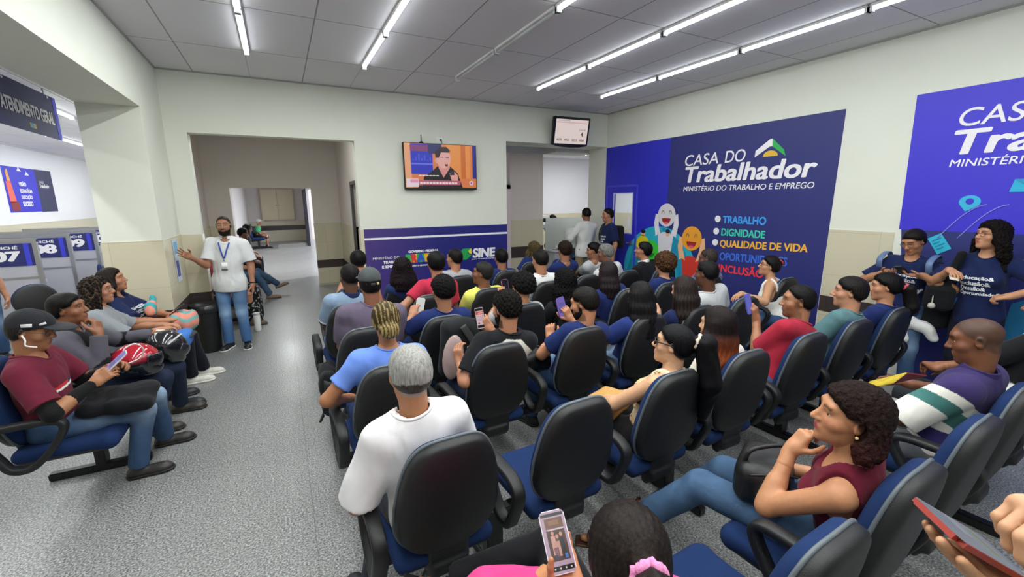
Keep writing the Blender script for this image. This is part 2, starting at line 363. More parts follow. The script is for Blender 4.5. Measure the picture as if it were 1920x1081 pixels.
# blue door leaf
dr = box('door_2', XR+.03, XR+.07, DY0+.01, 6.17, .01, DZ-.01, M['vinyl_blue'])
bpy.data.objects.remove(dr)
dr = struct(boxes('door_2', [(XR+.0, XR+.04, DY0+.01, 6.18, .01, DZ-.01), (XR+.0, XR+.04, 6.69, DY1-.01, .01, DZ-.01), (XR+.0, XR+.04, 6.18, 6.69, .01, 1.28), (XR+.0, XR+.04, 6.18, 6.69, 2.0, DZ-.01)], M['vinyl_blue']))
glassm = mat('clear_glass', 'eef4f4', .05, trans=1.0); glassm.node_tree.nodes['Principled BSDF'].inputs['IOR'].default_value = 1.05
box('pane', XR+.018, XR+.022, 6.18, 6.69, 1.28, 2.0, glassm, dr)
boxes('window_trim', [(XR-.006, XR+.004, 6.165, 6.185, 1.265, 2.015), (XR-.006, XR+.004, 6.685, 6.705, 1.265, 2.015), (XR-.006, XR+.004, 6.185, 6.685, 1.265, 1.285), (XR-.006, XR+.004, 6.185, 6.685, 1.995, 2.015)], P('c9c6ee'), dr)
boxes('handle', [(XR-.05, XR-.035, 6.12, 6.26, 1.09, 1.115), (XR-.04, XR, 6.12, 6.15, 1.07, 1.14)], M['alu'], dr, .004)
box('notice', XR+.005, XR+.013, 6.24, 6.36, 1.33, 1.56, P('f4f4f0'), dr)
struct(boxes('trim_15_blue_frame', [(XR-.012, XR+.01, DY0-.03, DY0+.01, 0, DZ+.03), (XR-.012, XR+.01, DY1-.01, DY1+.03, 0, DZ+.03), (XR-.012, XR+.01, DY0, DY1, DZ-.01, DZ+.03)], P('4744d8')))
struct(boxes('trim_16_cornice', [(XL, XR, YB-.014, YB, ZC-.018, ZC), (XL, XL+.014, YF, YB, ZC-.018, ZC), (XR-.014, XR, YF, YB, ZC-.018, ZC)], P('a9aaa8')))
# ------------------------------------------------------------------ fluorescent lamps
M['tube'] = mat('lit_tube', 'ffffff', .3, emit='f6fbff', estr=14)
M['tube_off'] = mat('unlit_tube', 'cfd3d4', .3)
def lamp(x, y0, y1, z, label, group, on=True, w=None, light=True):
    r = empty('fluorescent_lamp', (x, (y0+y1)/2, z)); tag(r, label, 'lamp', group); L = (y1-y0)/2
    boxes('housing', [(-.03, .03, -L, L, -.022, 0)], M['white'], r, .004)
    bm = bmesh.new()
    bmesh.ops.create_cone(bm, cap_ends=True, segments=10, radius1=.014, radius2=.014, depth=2*L-.06, matrix=Matrix.Translation((0, 0, -.037)) @ Matrix.Rotation(math.pi/2, 4, 'X'))
    bm_obj('tube', bm, M['tube'] if on else M['tube_off'], r, True)
    for s in (-1, 1): box('end_cap', -.022, .022, s*L-.02, s*L+.02, -.06, -.02, M['white'], r)
    if on and light:
        a = bpy.data.lights.new('tube_light', 'AREA'); a.shape = 'RECTANGLE'; a.size = .05; a.size_y = 2*L-.1; a.energy = w or TUBE_W; a.color = (.96, 1, .97)
        o = bpy.data.objects.new('tube_light', a); COL.objects.link(o); o.parent = r; o.location = (0, 0, -.056)
rows_ = ((-.14, 'first'), (1.06, 'second'), (2.23, 'third'), (3.45, 'fourth'), (4.60, 'fifth'))
segs = (('nearest the back wall', 4.595, 5.76), ('second from the back wall', 3.41, 4.575), ('third from the back wall', 2.225, 3.39), ('fourth from the back wall', 1.04, 2.205), ('fifth from the back wall', -.145, 1.02), ('sixth from the back wall', -1.33, -.165))
for x, rn in rows_:
    for k, (sn, a, b) in enumerate(segs):
        on = not (rn == 'third' and k < 2)
        lamp(x, a, b, ZC, '%s fluorescent ceiling tube lamp, %s row from the left, %s' % ('glowing' if on else 'unlit', rn, sn), 'tube lamps on the main ceiling', on, {'first': 20, 'second': 21, 'third': 21, 'fourth': 14, 'fifth': 5}[rn])
for x, rn in ((-3.25, 'far'), (-2.3, 'near')):
    for k in range(7):
        y = 2.0+k*2.1
        lamp(x, y, y+1.9, HZ, 'glowing tube lamp in the service hall, %s row, %s along it' % (rn, ('first', 'second', 'third', 'fourth', 'fifth', 'sixth', 'seventh')[k]), 'tube lamps in the service hall', True, 22)
lamp(7.2, 8.3, 9.6, 3.08, 'glowing tube lamp in the staff room behind the glass partition', None, True, 75)
lamp(7.2, 5.6, 6.9, 3.08, 'glowing tube lamp in the room behind the blue door', None, True, 50)
lamp(.1, 7.3, 8.5, 3.3, 'added tube lamp on the corridor ceiling, out of view, brightening the corridor', None, True, 34)  # added fill, hidden by the doorway header, to lift the dark corridor
lamp(-.1, 13.5, 15, 3.0, 'added tube lamp, out of view, brightening the far hall beyond the corridor', None, True, 80)  # added fill out of sight, brightens the daylit hall and its floor

# ------------------------------------------------------------------ wall graphics, right wall
PR = Plane((XR, 0, 0), (0, -1, 0), (0, 0, 1))       # a = -y
def wallprint(name, label, pts, m):
    o = poly(name, PR, pts, m, None, .001, .003); return tag(o, label, 'poster')
w1 = empty('wall_graphic', (XR, 4.9, 0)); tag(w1, 'navy and royal blue wall graphic with two smiling round faces and a word list', 'poster')
K = dict(parent=w1)
def sub(o):
    o.parent = w1; o.matrix_parent_inverse = Matrix.Translation((-XR, -4.9, 0)); return o
def wt(s, y0, z0, w, hgt, m, bold=0, shear=0, z1=None, lift=.006): return sub(lettering('lettering', PR, s, -y0, z0, w, hgt, m, None, bold, shear, lift, z1))
def wp(name, pts, m, lift=.005): return sub(poly(name, PR, [(-y, z) for y, z in pts], m, None, lift, .0012))
wp('navy_panel', [(5.36, 0), (5.36, 2.865), (2.85, 2.865), (2.88, 0)], M['vinyl_navy'], .001)
wp('blue_panel', [(6.05, 0), (6.05, 2.865), (5.36, 2.865), (5.36, 0)], M['vinyl_blue'], .001)
wp('blue_panel', [(6.95, 2.155), (6.95, 2.865), (6.05, 2.865), (6.05, 2.155)], M['vinyl_blue'], .001)
wp('blue_panel', [(6.95, 0), (6.95, 2.155), (6.9, 2.155), (6.9, 0)], M['vinyl_blue'], .001)
W = M['print_white']
wt('CASA', 5.04, 2.393, .60, .165, W, .006, .12); wt('DO', 4.335, 2.393, .315, .165, W, .006, .12)
wt('Trabalhador', 5.025, 2.137, 1.95, .245, W, .026, .15)
wt('MINISTÉRIO DO TRABALHO E EMPREGO', 5.04, 2.008, 1.955, .095, W, .008, .12)
wp('roof_mark', [(3.885, 2.431), (3.879, 2.513), (3.69, 2.645), (3.66, 2.645), (3.655, 2.55), (3.69, 2.55)], W)
wp('roof_mark', [(3.66, 2.645), (3.655, 2.55), (3.472, 2.415), (3.501, 2.495)], P('2fb457'))
wp('sun_mark', [(3.672+.1*math.cos(t), 2.426+.075*math.sin(t)) for t in [math.pi*i/16 for i in range(17)]], P('e9bd3c'))
for y, z in ((4.371, 1.602), (4.38, 1.421), (4.383, 1.255), (4.39, 1.06), (4.39, .87)): wp('bullet', [(y+a, z+b) for a, b in circ(0, 0, .048)], W)
wt('TRABALHO', 4.287, 1.543, .655, .107, P('3fa0f2'), .03)
wt('DIGNIDADE', 4.293, 1.362, .665, .107, P('43d0b4'), .03)
wt('QUALIDADE DE VIDA', 4.303, 1.178, 1.235, .12, P('f5b63a'), .03, 0, 1.215)
wt('OPORTUNIDADES', 4.288, 1.0, .99, .118, P('3f6fe0'), .03, 0, 1.03)
wt('INCLUSÃO', 4.288, .828, .695, .14, P('ee3a48'), .03)
TEAL = P('29b4cf')
wp('globe', [(5.50+a, .62+b) for a, b in circ(0, 0, .83, .82, 64)], TEAL, .003)
wp('globe_shade', [(5.45, 1.43), (5.30, 1.40), (4.98, 1.16), (4.80, .85), (4.70, .5), (4.85, .2), (5.05, .5), (5.1, .9), (5.3, 1.1)], P('1b94b6'), .0045)
wp('globe_shade', [(6.1, 1.1), (5.95, 1.2), (5.75, .9), (5.9, .5), (6.25, .55)], P('1b8fb0'), .0045)
wp('small_head', [(5.87+a, 1.1+b) for a, b in circ(0, 0, .16)], P('e8d21f'), .0055)
wp('small_head', [(5.87+a, 1.3+b) for a, b in circ(0, 0, .055)], P('e7b083'), .0055); wp('small_hair', [(5.87+a, 1.335+b) for a, b in circ(0, 0, .058, .035)], P('1c1a3a'), .007)
wp('green_face', [(5.66+a, 1.0+b) for a, b in circ(0, 0, .19)], P('3fcf3c'), .0065)
wp('mouth', [(5.66+.09*math.cos(t), .97-.07*math.sin(t)) for t in [math.pi*i/12 for i in range(13)]], P('1d7d2f'), .008)
def figure(yc, zc, r, face, skin, shirt, lift):
    wp('body', [(yc+.17, zc-.33), (yc+.05, zc-.28), (yc-.05, zc-.28), (yc-.17, zc-.33), (yc-.12, zc-.70), (yc+.12, zc-.70)], shirt, lift)
    for s in (1, -1): wp('arm', [(yc+s*.17, zc-.33), (yc+s*.10, zc-.36), (yc+s*(r-.03), zc-.18), (yc+s*(r-.02), zc+.0), (yc+s*(r+.05), zc+.02), (yc+s*(r+.075), zc-.14), (yc+s*.22, zc-.36)], skin, lift+.0005)
    wp('legs', [(yc+.12, zc-.70), (yc-.12, zc-.70), (yc-.20, zc-1.1), (yc+.20, zc-1.1)], P('20306e'), lift)
    wp('face', [(yc+a, zc+b) for a, b in circ(0, 0, r)], face, lift+.0015)
    wp('mouth', [(yc+r*.5*math.cos(t), zc-.05-r*.5*math.sin(t)) for t in [math.pi*i/12 for i in range(13)]], P('a32225'), lift+.0028)
    wp('tongue', [(yc+r*.25*math.cos(t), zc-.06-r*.36+r*.12*math.sin(t)) for t in [2*math.pi*i/12 for i in range(12)]], P('e9607a'), lift+.0040)
    for s in (1, -1):
        arc = [(yc+s*r*.42+r*.17*math.cos(t), zc+r*.12+r*.3*math.sin(t)) for t in [math.pi*i/10 for i in range(11)]]
        arc += [(yc+s*r*.42+r*.10*math.cos(t), zc+r*.12+r*.22*math.sin(t)) for t in [math.pi*i/10 for i in range(10, -1, -1)]]
        wp('eye', arc, P('7d6a4e'), lift+.0028)
figure(5.35, 1.63, .19, P('dfdce0'), P('e9e6ee'), P('e4e0ea'), .007)
wp('small_head', [(5.30+a, 1.335+b) for a, b in circ(0, 0, .045, .055)], P('f0b58a'), .0085); wp('small_hair', [(5.30+a, 1.365+b) for a, b in circ(0, 0, .048, .034)], P('1c1a3a'), .0095)
figure(4.81, 1.28, .19, P('f0a22f'), P('f3b98a'), P('d63a2c'), .007)
# second graphic
w1 = empty('wall_graphic', (XR, .8, 0)); tag(w1, 'violet blue wall graphic behind the two standing women at the right edge', 'poster')
def sub(o):
    o.parent = w1; o.matrix_parent_inverse = Matrix.Translation((-XR, -.8, 0)); return o
wp('blue_panel', [(2.20, 1.565), (2.23, 2.885), (-1.2, 2.885), (-1.2, 1.565)], mat('violet_vinyl', '3a2fcf', .45, var=.06, scale=1.5), .001)
wp('navy_panel', [(1.98, 0), (2.18, 1.565), (-1.2, 1.565), (-1.2, 0)], M['vinyl_navy'], .001)
wt('CASA', 1.88, 2.533, .58, .16, W, .006, .12); wt('DO', 1.20, 2.533, .31, .16, W, .006, .12)
wt('Trabalhador', 1.895, 2.278, 1.95, .225, W, .026, .15)
wt('MINISTÉRIO DO TRABALHO E EMPREGO', 1.893, 2.17, 1.95, .085, W, .008, .12)
pin = circ(1.70, 1.85, .075, .06, 24, -.35*math.pi, 1.2*math.pi)
wp('pin_mark', [(1.70+.075*math.cos(t), 1.845+.06*math.sin(t)) for t in [math.pi*(-.2+1.4*i/20) for i in range(21)]]+[(1.72, 1.755)], P('34b6df'))
wp('pin_hole', [(1.70+a, 1.85+b) for a, b in circ(0, 0, .028)], mat('violet_vinyl_dot', '3a2fcf', .45), .008)
wp('paper', [(1.955, 1.485), (1.86, 1.545), (1.765, 1.40), (1.862, 1.335)], P('2fb9d8'))
for k in range(4): wp('paper_line', [(1.955-.095*a-.093*c, 1.485+.06*a-.15*c) for a, c in ((.15, .2+k*.17), (.85-.2*(k % 2), .2+k*.17), (.85-.2*(k % 2), .25+k*.17), (.15, .25+k*.17))], P('1b7fb0'), .008)
wp('envelope', [(1.46, 1.93), (1.44, 2.04), (1.25, 2.04), (1.27, 1.93)], P('25b5dc'))
wp('envelope_flap', [(1.44, 2.04), (1.35, 1.97), (1.25, 2.04)], P('1c97c4'), .008)
for k in range(2): sub(link('swoosh', tube_mesh([tuple(PR.at(-(1.88-k*.14-.3*t), 1.50+.32*math.sin(t*1.5), .005)) for t in [i/20 for i in range(21)]], .005, name='swoosh'), P('8f8be6')))
wp('blue_leaf', [(1.80, .92), (1.79, .70), (1.60, .58), (1.56, .95)], P('2f7be0'))
wp('paper_plane', [(1.36, 1.3), (1.05, 1.5), (1.0, 1.12)], P('d8d6ee'))
wp('blue_leaf', [(1.30, .95), (1.0, 1.15), (.8, .5), (1.35, .35)], P('1f6f9e'))
wp('blue_leaf', [(1.1, .95), (.7, 1.15), (.5, .4), (1.1, .45)], P('2f7be0'), .0065)

# ------------------------------------------------------------------ back wall panel, TV, monitor
PB = Plane((0, YB, 0), (1, 0, 0), (0, 0, 1))
pn = empty('wall_panel', (2.3, YB, 0)); tag(pn, 'purple to navy wall panel with white stripe and government logos under the television', 'poster')
def psub(o):
    o.parent = pn; o.matrix_parent_inverse = Matrix.Translation((-2.3, -YB, 0)); return o
def pp(name, pts, m, lift=.005): return psub(poly(name, PB, pts, m, None, lift, .0012))
def ptx(s, a, b, w, hgt, m, bold=0, shear=0, lift=.006): return psub(lettering('lettering', PB, s, a, b, w, hgt, m, None, bold, shear, lift))
def panel_mat():
    m, N, L, b = nt('purple_navy_print'); tc = N.new('ShaderNodeTexCoord'); sp = N.new('ShaderNodeSeparateXYZ'); L.new(tc.outputs['Object'], sp.inputs[0])
    cr = N.new('ShaderNodeValToRGB'); mr = N.new('ShaderNodeMapRange'); mr.inputs['From Min'].default_value = 1.05; mr.inputs['From Max'].default_value = 2.3
    L.new(sp.outputs['X'], mr.inputs['Value']); L.new(mr.outputs['Result'], cr.inputs['Fac'])
    cr.color_ramp.elements[0].color = (*lin('4d3a80'), 1); cr.color_ramp.elements[1].color = (*lin('25287a'), 1)
    L.new(cr.outputs['Color'], b.inputs['Base Color']); b.inputs['Roughness'].default_value = .35
    return m
pp('print', rect(1.10, .02, 3.54, 1.485), panel_mat(), .001)
pp('stripe', rect(1.10, 1.318, 3.54, 1.35), W, .004)
ptx('MINISTÉRIO DO', 1.205, 1.012, .41, .045, W, .01)
ptx('TRABALHO', 1.355, .938, .33, .045, W, .05)
ptx('E EMPREGO', 1.335, .868, .35, .045, W, .05)
ptx('GOVERNO FEDERAL', 1.762, 1.085, .50, .04, W, .05)
bc = ('2fae4e', 'e2382e', '2f50cf', 'f3b52c', '2fae4e', 'f3b52c')
for i, (ch, a, w) in enumerate((('B', 1.71, .10), ('R', 1.80, .10), ('A', 1.89, .14), ('S', 2.02, .09), ('I', 2.115, .04), ('L', 2.165, .09))):
    pp('letter_back', rect(a+.004, .925, a+w-.004, 1.065), P(bc[(i+2) % 6]), .004)
    ptx(ch, a, .925, w, .14, P(bc[i]), .07, 0, .007)
ptx('UNIÃO E RECONSTRUÇÃO', 1.765, .855, .49, .035, W, .03)
ptx('SINE', 2.865, .93, .435, .165, W, .045, .1)
ptx('Sistema Nacional de Emprego', 2.845, .893, .435, .028, W, .02)
pp('logo', [(2.601, 1.0), (2.69, 1.10), (2.845, 1.10), (2.77, 1.02), (2.85, .985), (2.755, .91), (2.62, .91), (2.69, .975)], P('1fa350'))
pp('logo', [(2.79, 1.06), (2.845, 1.10), (2.85, 1.0), (2.80, 1.02)], P('f0cf2a'), .007)
pp('logo', [(2.61, .92), (2.60, .985), (2.655, .955)], P('f0cf2a'), .007)
pp('logo', [(2.60, .985), (2.60, .94), (2.625, .955)], P('2a62d4'), .008)
# television
TVY = YB-.07
tv = empty('television', (2.35, TVY, 2.43)); tag(tv, 'wall-mounted flat television showing a laughing man in a black shirt', 'television')
box('casing', -.605, .595, -.02, .03, -.355, .345, M['black'], tv, .006)
box('mount', -.2, .2, .03, .068, -.2, .2, M['blackmetal'], tv)
scr = box('screen', -.59, .58, -.024, -.019, -.325, .335, glow('e8854e', 1.0), tv)
PT = Plane((0, -.024, 0), (1, 0, 0), (0, 0, 1))
def tp(name, pts, c, lift, s=1.0): return poly(name, PT, pts, glow(c, s), scr, lift*.6+.0005, .0006)
tp('image_patch', rect(-.50, -.12, -.15, .33), '2b35c8', .001)
tp('image_patch', rect(-.50, .22, -.22, .31), '8a3f7c', .002); tp('image_patch', rect(-.22, .19, .0, .335), '2a2c70', .002)
tp('image_patch', rect(-.50, .02, -.15, .045), '6a78f0', .003)
for k in range(7): tp('image_patch', rect(-.47+k*.045, .08, -.445+k*.045, .10+.10*((k*37) % 5)/5), '4a57e6', .003)
tp('image_patch', rect(.08, -.18, .48, .335), 'f39a4c', .001); tp('image_patch', rect(.32, -.18, .40, .335), 'd9732f', .002)
tp('image_patch', rect(.52, -.18, .58, .335), '2a2f8e', .002); tp('image_patch', rect(-.59, -.325, -.49, .335), 'f7b183', .001)
tp('image_person', [(-.33, -.325), (-.30, -.16), (-.16, -.07), (-.08, .0), (.14, .0), (.26, -.10), (.34, -.325)], '1d1317', .003)
tp('image_person', [(-.06, -.02), (.02, -.17), (.13, -.02), (.10, .08), (-.04, .08)], 'e79a92', .004)
tp('image_person', circ(.03, .12, .118, .15), 'f3b3ab', .005); tp('image_person', circ(-.09, .085, .024, .04, 16), 'eba49b', .0045)
tp('image_person', [(-.10, .13), (-.11, .22), (-.03, .295), (.08, .30), (.14, .25), (.13, .215), (-.01, .215), (-.05, .13)], '2a1a1e', .006)
for a in (.0, .09): tp('image_person', rect(a-.025, .135, a+.03, .147), '4c2a2c', .006)
tp('image_person', [(.04, .035), (.10, .04), (.09, .0), (.055, .01)], '6b1a20', .006)
tp('image_person', [(.12, -.10), (.20, -.07), (.26, -.13), (.26, -.25), (.16, -.24)], 'f0a99f', .006); tp('image_person', rect(.13, -.13, .20, -.06), '35333f', .007)
tp('caption_bar', rect(-.385, -.285, .30, -.215), 'c4667c', .008); tp('caption_bar', rect(-.40, -.325, .20, -.29), '2a1524', .008); tp('caption_bar', rect(-.58, -.315, -.39, -.19), 'f6e6ee', .009); tp('caption_bar', rect(-.52, -.25, -.395, -.20), 'ef9fc4', .0095)
for k in range(12): tp('caption_line', rect(-.37+k*.052, -.268, -.37+k*.052+.042, -.24), 'f8e9ee', .0095)
for k in range(6): tp('caption_line', rect(-.38+k*.055, -.148, -.335+k*.055, -.135), 'f2f2f2', .0095)
tp('channel_mark', circ(.49, -.25, .035), 'f3dbe8', .0095); tp('channel_mark', circ(.49, -.25, .016), 'b64fae', .011)
an = empty('tv_antenna', (2.04, TVY+.005, 2.775)); tag(an, 'small black stick antenna on top of the television', 'antenna')
bm = bmesh.new(); lathe(bm, [(.035, 0), (.035, .012), (.012, .02), (.007, .03), (.006, .12), (.004, .125)], n=12); bm_obj('rod', bm, M['black'], an, True)
so = empty('wall_socket', (2.35, YB, 2.84)); tag(so, 'white wall socket plate above the television', 'socket')
box('plate', -.048, .048, -.008, 0, -.046, .046, M['white'], so, .003); box('plug', .005, .035, -.03, -.008, -.012, .012, M['black'], so)
tag(link('power_cable', tube_mesh(smoothpath([(2.37, YB-.03, 2.835), (2.385, YB-.035, 2.81), (2.385, YB-.03, 2.74)]), .004, name='cable'), M['black']), 'short black cable from the wall socket to the television', 'cable')
# ticket monitor in the corner, held by a bracket
MO = (4.71, 6.72, 3.08)
mo = empty('ticket_monitor', MO, math.radians(-4)); tag(mo, 'small black-framed queue monitor hanging over the right doorway, showing number 4', 'monitor')
mo.rotation_euler = (math.radians(12), 0, math.radians(-4))
bm = bmesh.new(); pts = [(-.37, .24), (.37, .24), (.365, -.235), (.2, -.262), (0, -.27), (-.2, -.262), (-.365, -.235)]
f = [bm.verts.new((a, -.03, b)) for a, b in pts]; g = [bm.verts.new((a, .04, b)) for a, b in pts]
bm.faces.new(f); bm.faces.new(g[::-1]); [bm.faces.new((f[i], f[(i+1) % 7], g[(i+1) % 7], g[i])) for i in range(7)]
bmesh.ops.recalc_face_normals(bm, faces=bm.faces[:]); bmesh.ops.bevel(bm, geom=bm.edges[:], offset=.012, segments=2, affect='EDGES')
bm_obj('casing', bm, mat('glossy_navy_black', '11131f', .2), mo)
ms = box('screen', -.325, .325, -.034, -.029, -.205, .2, glow('f8e6e0', 1.0), mo)
PM = Plane((0, -.034, 0), (1, 0, 0), (0, 0, 1))
def mt(s, a, b, w, hgt, c='3a3c48', bold=.01): return lettering('lettering', PM, s, a, b, w, hgt, glow(c, .8), ms, bold, 0, .0012)
mt('GUICHÊ', .15, .02, .13, .035, 'a08f92'); mt('4', .19, -.075, .05, .08, '1d1d28', .02)
for i, s in enumerate(('A070', 'A072', 'S033', 'A069')): mt(s, -.29+i*.155, -.16, .105, .04)
poly('screen_band', PM, rect(-.32, .14, .3, .155), glow('e9b9b9', 1), ms, .0008, .0004); poly('screen_band', PM, rect(-.3, .17, -.05, .185), glow('b9c9c0', 1), ms, .0008, .0004)
box('bracket', -.05, .05, .04, .22, -.05, .05, M['blackmetal'], mo)
# ------------------------------------------------------------------ service hall: sign, poster, counters
PS = Plane((-2.0, 0, 0), (0, 1, 0), (0, 0, 1))
sg = empty('hanging_sign', (-2.0, 5.4, 2.58)); tag(sg, 'navy hanging sign reading ATENDIMENTO GERAL in the service hall opening', 'sign')
def ssub(o):
    o.parent = sg; o.matrix_parent_inverse = Matrix.Translation((2.0, -5.4, -2.58)); return o
ssub(poly('board', PS, rect(4.1, 2.575, 6.63, 3.0), P('262c62'), None, -.012, .012)); ssub(poly('edge_stripe', PS, rect(6.56, 2.575, 6.64, 3.0), P('3b3fd0'), None, .001, .001))
ssub(lettering('lettering', PS, 'ATENDIMENTO GERAL', 5.49, 2.71, 1.03, .125, W, None, .035, 0, .003))
ssub(poly('logo', PS, rect(5.95, 2.615, 6.07, 2.66), P('c9b04a'), None, .002, .001)); ssub(poly('logo', PS, rect(5.97, 2.615, 6.02, 2.66), P('3f9fd0'), None, .003, .001))
for y in (4.6, 5.6, 6.45): ssub(link('rivet', tube_mesh([(-2.0, y, 2.98), (-1.994, y, 2.98)], .014), M['white']))
for y in (4.4, 6.4): ssub(link('hanging_rod', tube_mesh([(-2.006, y, 2.99), (-2.006, y, 3.05)], .008), M['alu']))
PH = Plane((HX, 0, 0), (0, 1, 0), (0, 0, 1))
hp = empty('wall_poster', (HX, 13.2, 1.75)); tag(hp, 'blue poster on the service hall wall listing VISÃO ESTRATÉGIA EXECUÇÃO SUCESSO', 'poster')
def hsub(o):
    o.parent = hp; o.matrix_parent_inverse = Matrix.Translation((-HX, -13.2, -1.75)); return o
hsub(poly('sheet', PH, rect(12.19, 1.75, 13.5, 2.645), P('3130cc'), None, .003, .004)); hsub(poly('sheet', PH, rect(13.5, 1.74, 14.29, 2.65), P('2a2d55'), None, .003, .004))
for i, s in enumerate(('VISÃO', 'ESTRATÉGIA', 'EXECUÇÃO', 'SUCESSO')): hsub(lettering('lettering', PH, s, 12.72, 2.27-i*.135, (.3, .5, .46, .42)[i], .1, W, None, .05, 0, .01))
hsub(lettering('lettering', PH, 'CASA DO', 13.62, 2.36, .22, .05, W, None, .0, .1, .01)); hsub(lettering('lettering', PH, 'Trabalhador', 13.62, 2.26, .45, .085, W, None, .03, .1, .01))
hsub(poly('torch', PH, [(12.26, 1.95), (12.24, 2.35), (12.42, 2.36), (12.5, 1.95)], P('f06a58'), None, .008, .002)); hsub(poly('torch', PH, [(12.3, 2.36), (12.3, 2.55), (12.38, 2.6), (12.42, 2.36)], P('e9a84a'), None, .008, .002)); hsub(poly('torch', PH, rect(12.26, 1.78, 12.58, 1.96), P('8a2a30'), None, .008, .002))
for a, b in ((12.75, 2.57), (13.05, 2.5)): hsub(poly('mountain', PH, [(a, b), (a+.08, b+.08), (a+.18, b)], W, None, .008, .002))
# counter screens with numbers, each its own unit
gm = mat('light_screen_panel', 'b9b9c4', .5)
for i, (num, y) in enumerate((('07', 8.86), ('08', 10.03), ('09', 11.24), ('10', 12.45))):
    u = empty('counter_screen', (-3.32, y, 0)); tag(u, 'service desk partition with navy sign reading GUICHÊ %s' % num, 'partition', 'service desk partitions')
    for px in (.12, -.78): box('post', px-.025, px+.025, -.025, .025, 0, 1.40, M['alu'], u)
    box('top_rail', -1.4, .145, -.02, .02, 1.37, 1.42, M['alu'], u); box('middle_rail', -.75, .1, -.015, .015, .84, .87, M['alu'], u)
    box('panel', -1.4, .1, -.008, .008, .1, 1.37, gm, u)
    pl = Plane((0, -.01, 0), (1, 0, 0), (0, 0, 1))
    s = poly('sign', pl, rect(-.72, 1.03, .09, 1.355), P('262c6a'), u, .002, .004)
    poly('stripe', pl, rect(.0, 1.03, .055, 1.355), P('3b3fd0'), s, .007, .001)
    lettering('lettering', pl, 'GUICHÊ', -.34, 1.275, .28, .052, W, s, .025, 0, .009); lettering('lettering', pl, num, -.35, 1.10, .31, .15, W, s, .05, 0, .009)
    dk = box('desk', -1.35, -.05, .02, .62, .70, .74, M['greypanel']); dk.parent = u

# ------------------------------------------------------------------ smooth solids (signed distance fields meshed with surface nets)
def V3(*a): return np.array(a if len(a) > 1 else a[0], float)
def nrm(v): v = np.asarray(v, float); return v/(np.linalg.norm(v)+1e-9)
def cap(a, b, ra, rb=None):
    a, b = V3(a), V3(b); rb = ra if rb is None else rb; ba = b-a; L2 = max(1e-9, float(ba@ba))
    def f(X, Y, Z):
        px, py, pz = X-a[0], Y-a[1], Z-a[2]
        t = np.clip((px*ba[0]+py*ba[1]+pz*ba[2])/L2, 0, 1)
        return np.sqrt((px-t*ba[0])**2+(py-t*ba[1])**2+(pz-t*ba[2])**2)-(ra+t*(rb-ra))
    m = max(ra, rb)
    return f, np.minimum(a, b)-m, np.maximum(a, b)+m
def ell(c, r, R=None):
    c = V3(c); r = V3(r); R = np.eye(3) if R is None else R
    def f(X, Y, Z):
        x, y, z = X-c[0], Y-c[1], Z-c[2]
        q = [(x*R[0, i]+y*R[1, i]+z*R[2, i])/r[i] for i in range(3)]
        k0 = np.sqrt(q[0]**2+q[1]**2+q[2]**2); k1 = np.sqrt((q[0]/r[0])**2+(q[1]/r[1])**2+(q[2]/r[2])**2)
        return k0*(k0-1)/np.maximum(k1, 1e-6)
    m = np.sqrt(((R*r)**2).sum(1))
    return f, c-m, c+m
def rbox(c, hf, rad, R=None):
    c = V3(c); hf = V3(hf); R = np.eye(3) if R is None else R
    def f(X, Y, Z):
        x, y, z = X-c[0], Y-c[1], Z-c[2]
        q = [np.abs(x*R[0, i]+y*R[1, i]+z*R[2, i])-(hf[i]-rad) for i in range(3)]
        return np.sqrt(sum(np.maximum(k, 0)**2 for k in q))+np.minimum(np.maximum(q[0], np.maximum(q[1], q[2])), 0)-rad
    m = np.abs(R) @ hf
    return f, c-m, c+m
def chain(pts, rs):
    return [cap(pts[i], pts[i+1], rs[i], rs[i+1]) for i in range(len(pts)-1)]
class Field:
    def __init__(s): s.ops = []; s.lo = V3(9, 9, 9); s.hi = -s.lo
    def add(s, pr, k=.02):
        for p in (pr if isinstance(pr, list) else [pr]):
            s.ops.append(('u', p, k)); s.lo = np.minimum(s.lo, p[1]); s.hi = np.maximum(s.hi, p[2])
        return s
    def sub(s, p, k=.01): s.ops.append(('s', p, k)); return s
    def cut(s, fn): s.ops.append(('c', fn, 0)); return s        # keep where fn<0
    def warp(s, fn): s.ops.append(('w', fn, 0)); return s       # d += fn
    def build(s, h, pad=.012):
        lo = s.lo-pad-2*h; n = np.ceil((s.hi+pad+2*h-lo)/h).astype(int)+1
        ax = [(lo[i]+h*np.arange(n[i])).astype(np.float32) for i in range(3)]
        D = np.full(n, .5, np.float32)
        G = (ax[0][:, None, None], ax[1][None, :, None], ax[2][None, None, :])
        for op, p, k in s.ops:
            if op in 'us':
                i0 = np.clip(((p[1]-k-4*h-lo)/h).astype(int), 0, n-1); i1 = np.clip(((p[2]+k+4*h-lo)/h).astype(int)+2, 1, n)
                if (i1 <= i0).any(): continue
                sl_ = tuple(slice(a, b) for a, b in zip(i0, i1))
                d = p[0](ax[0][sl_[0]][:, None, None], ax[1][sl_[1]][None, :, None], ax[2][sl_[2]][None, None, :])
                o = D[sl_]
                if op == 'u':
                    hh = np.clip(.5+.5*(o-d)/k, 0, 1); D[sl_] = o+(d-o)*hh-k*hh*(1-hh)
                else:
                    d = -d; hh = np.clip(.5-.5*(o-d)/k, 0, 1); D[sl_] = o+(d-o)*hh+k*hh*(1-hh)
            elif op == 'c': np.maximum(D, p(*G), out=D)
            else: D += p(*G)
        return surface_net(D, lo, h)
EDG = [(0, 1), (2, 3), (4, 5), (6, 7), (0, 2), (1, 3), (4, 6), (5, 7), (0, 4), (1, 5), (2, 6), (3, 7)]
OFF = np.array([(i & 1, i >> 1 & 1, i >> 2 & 1) for i in range(8)])
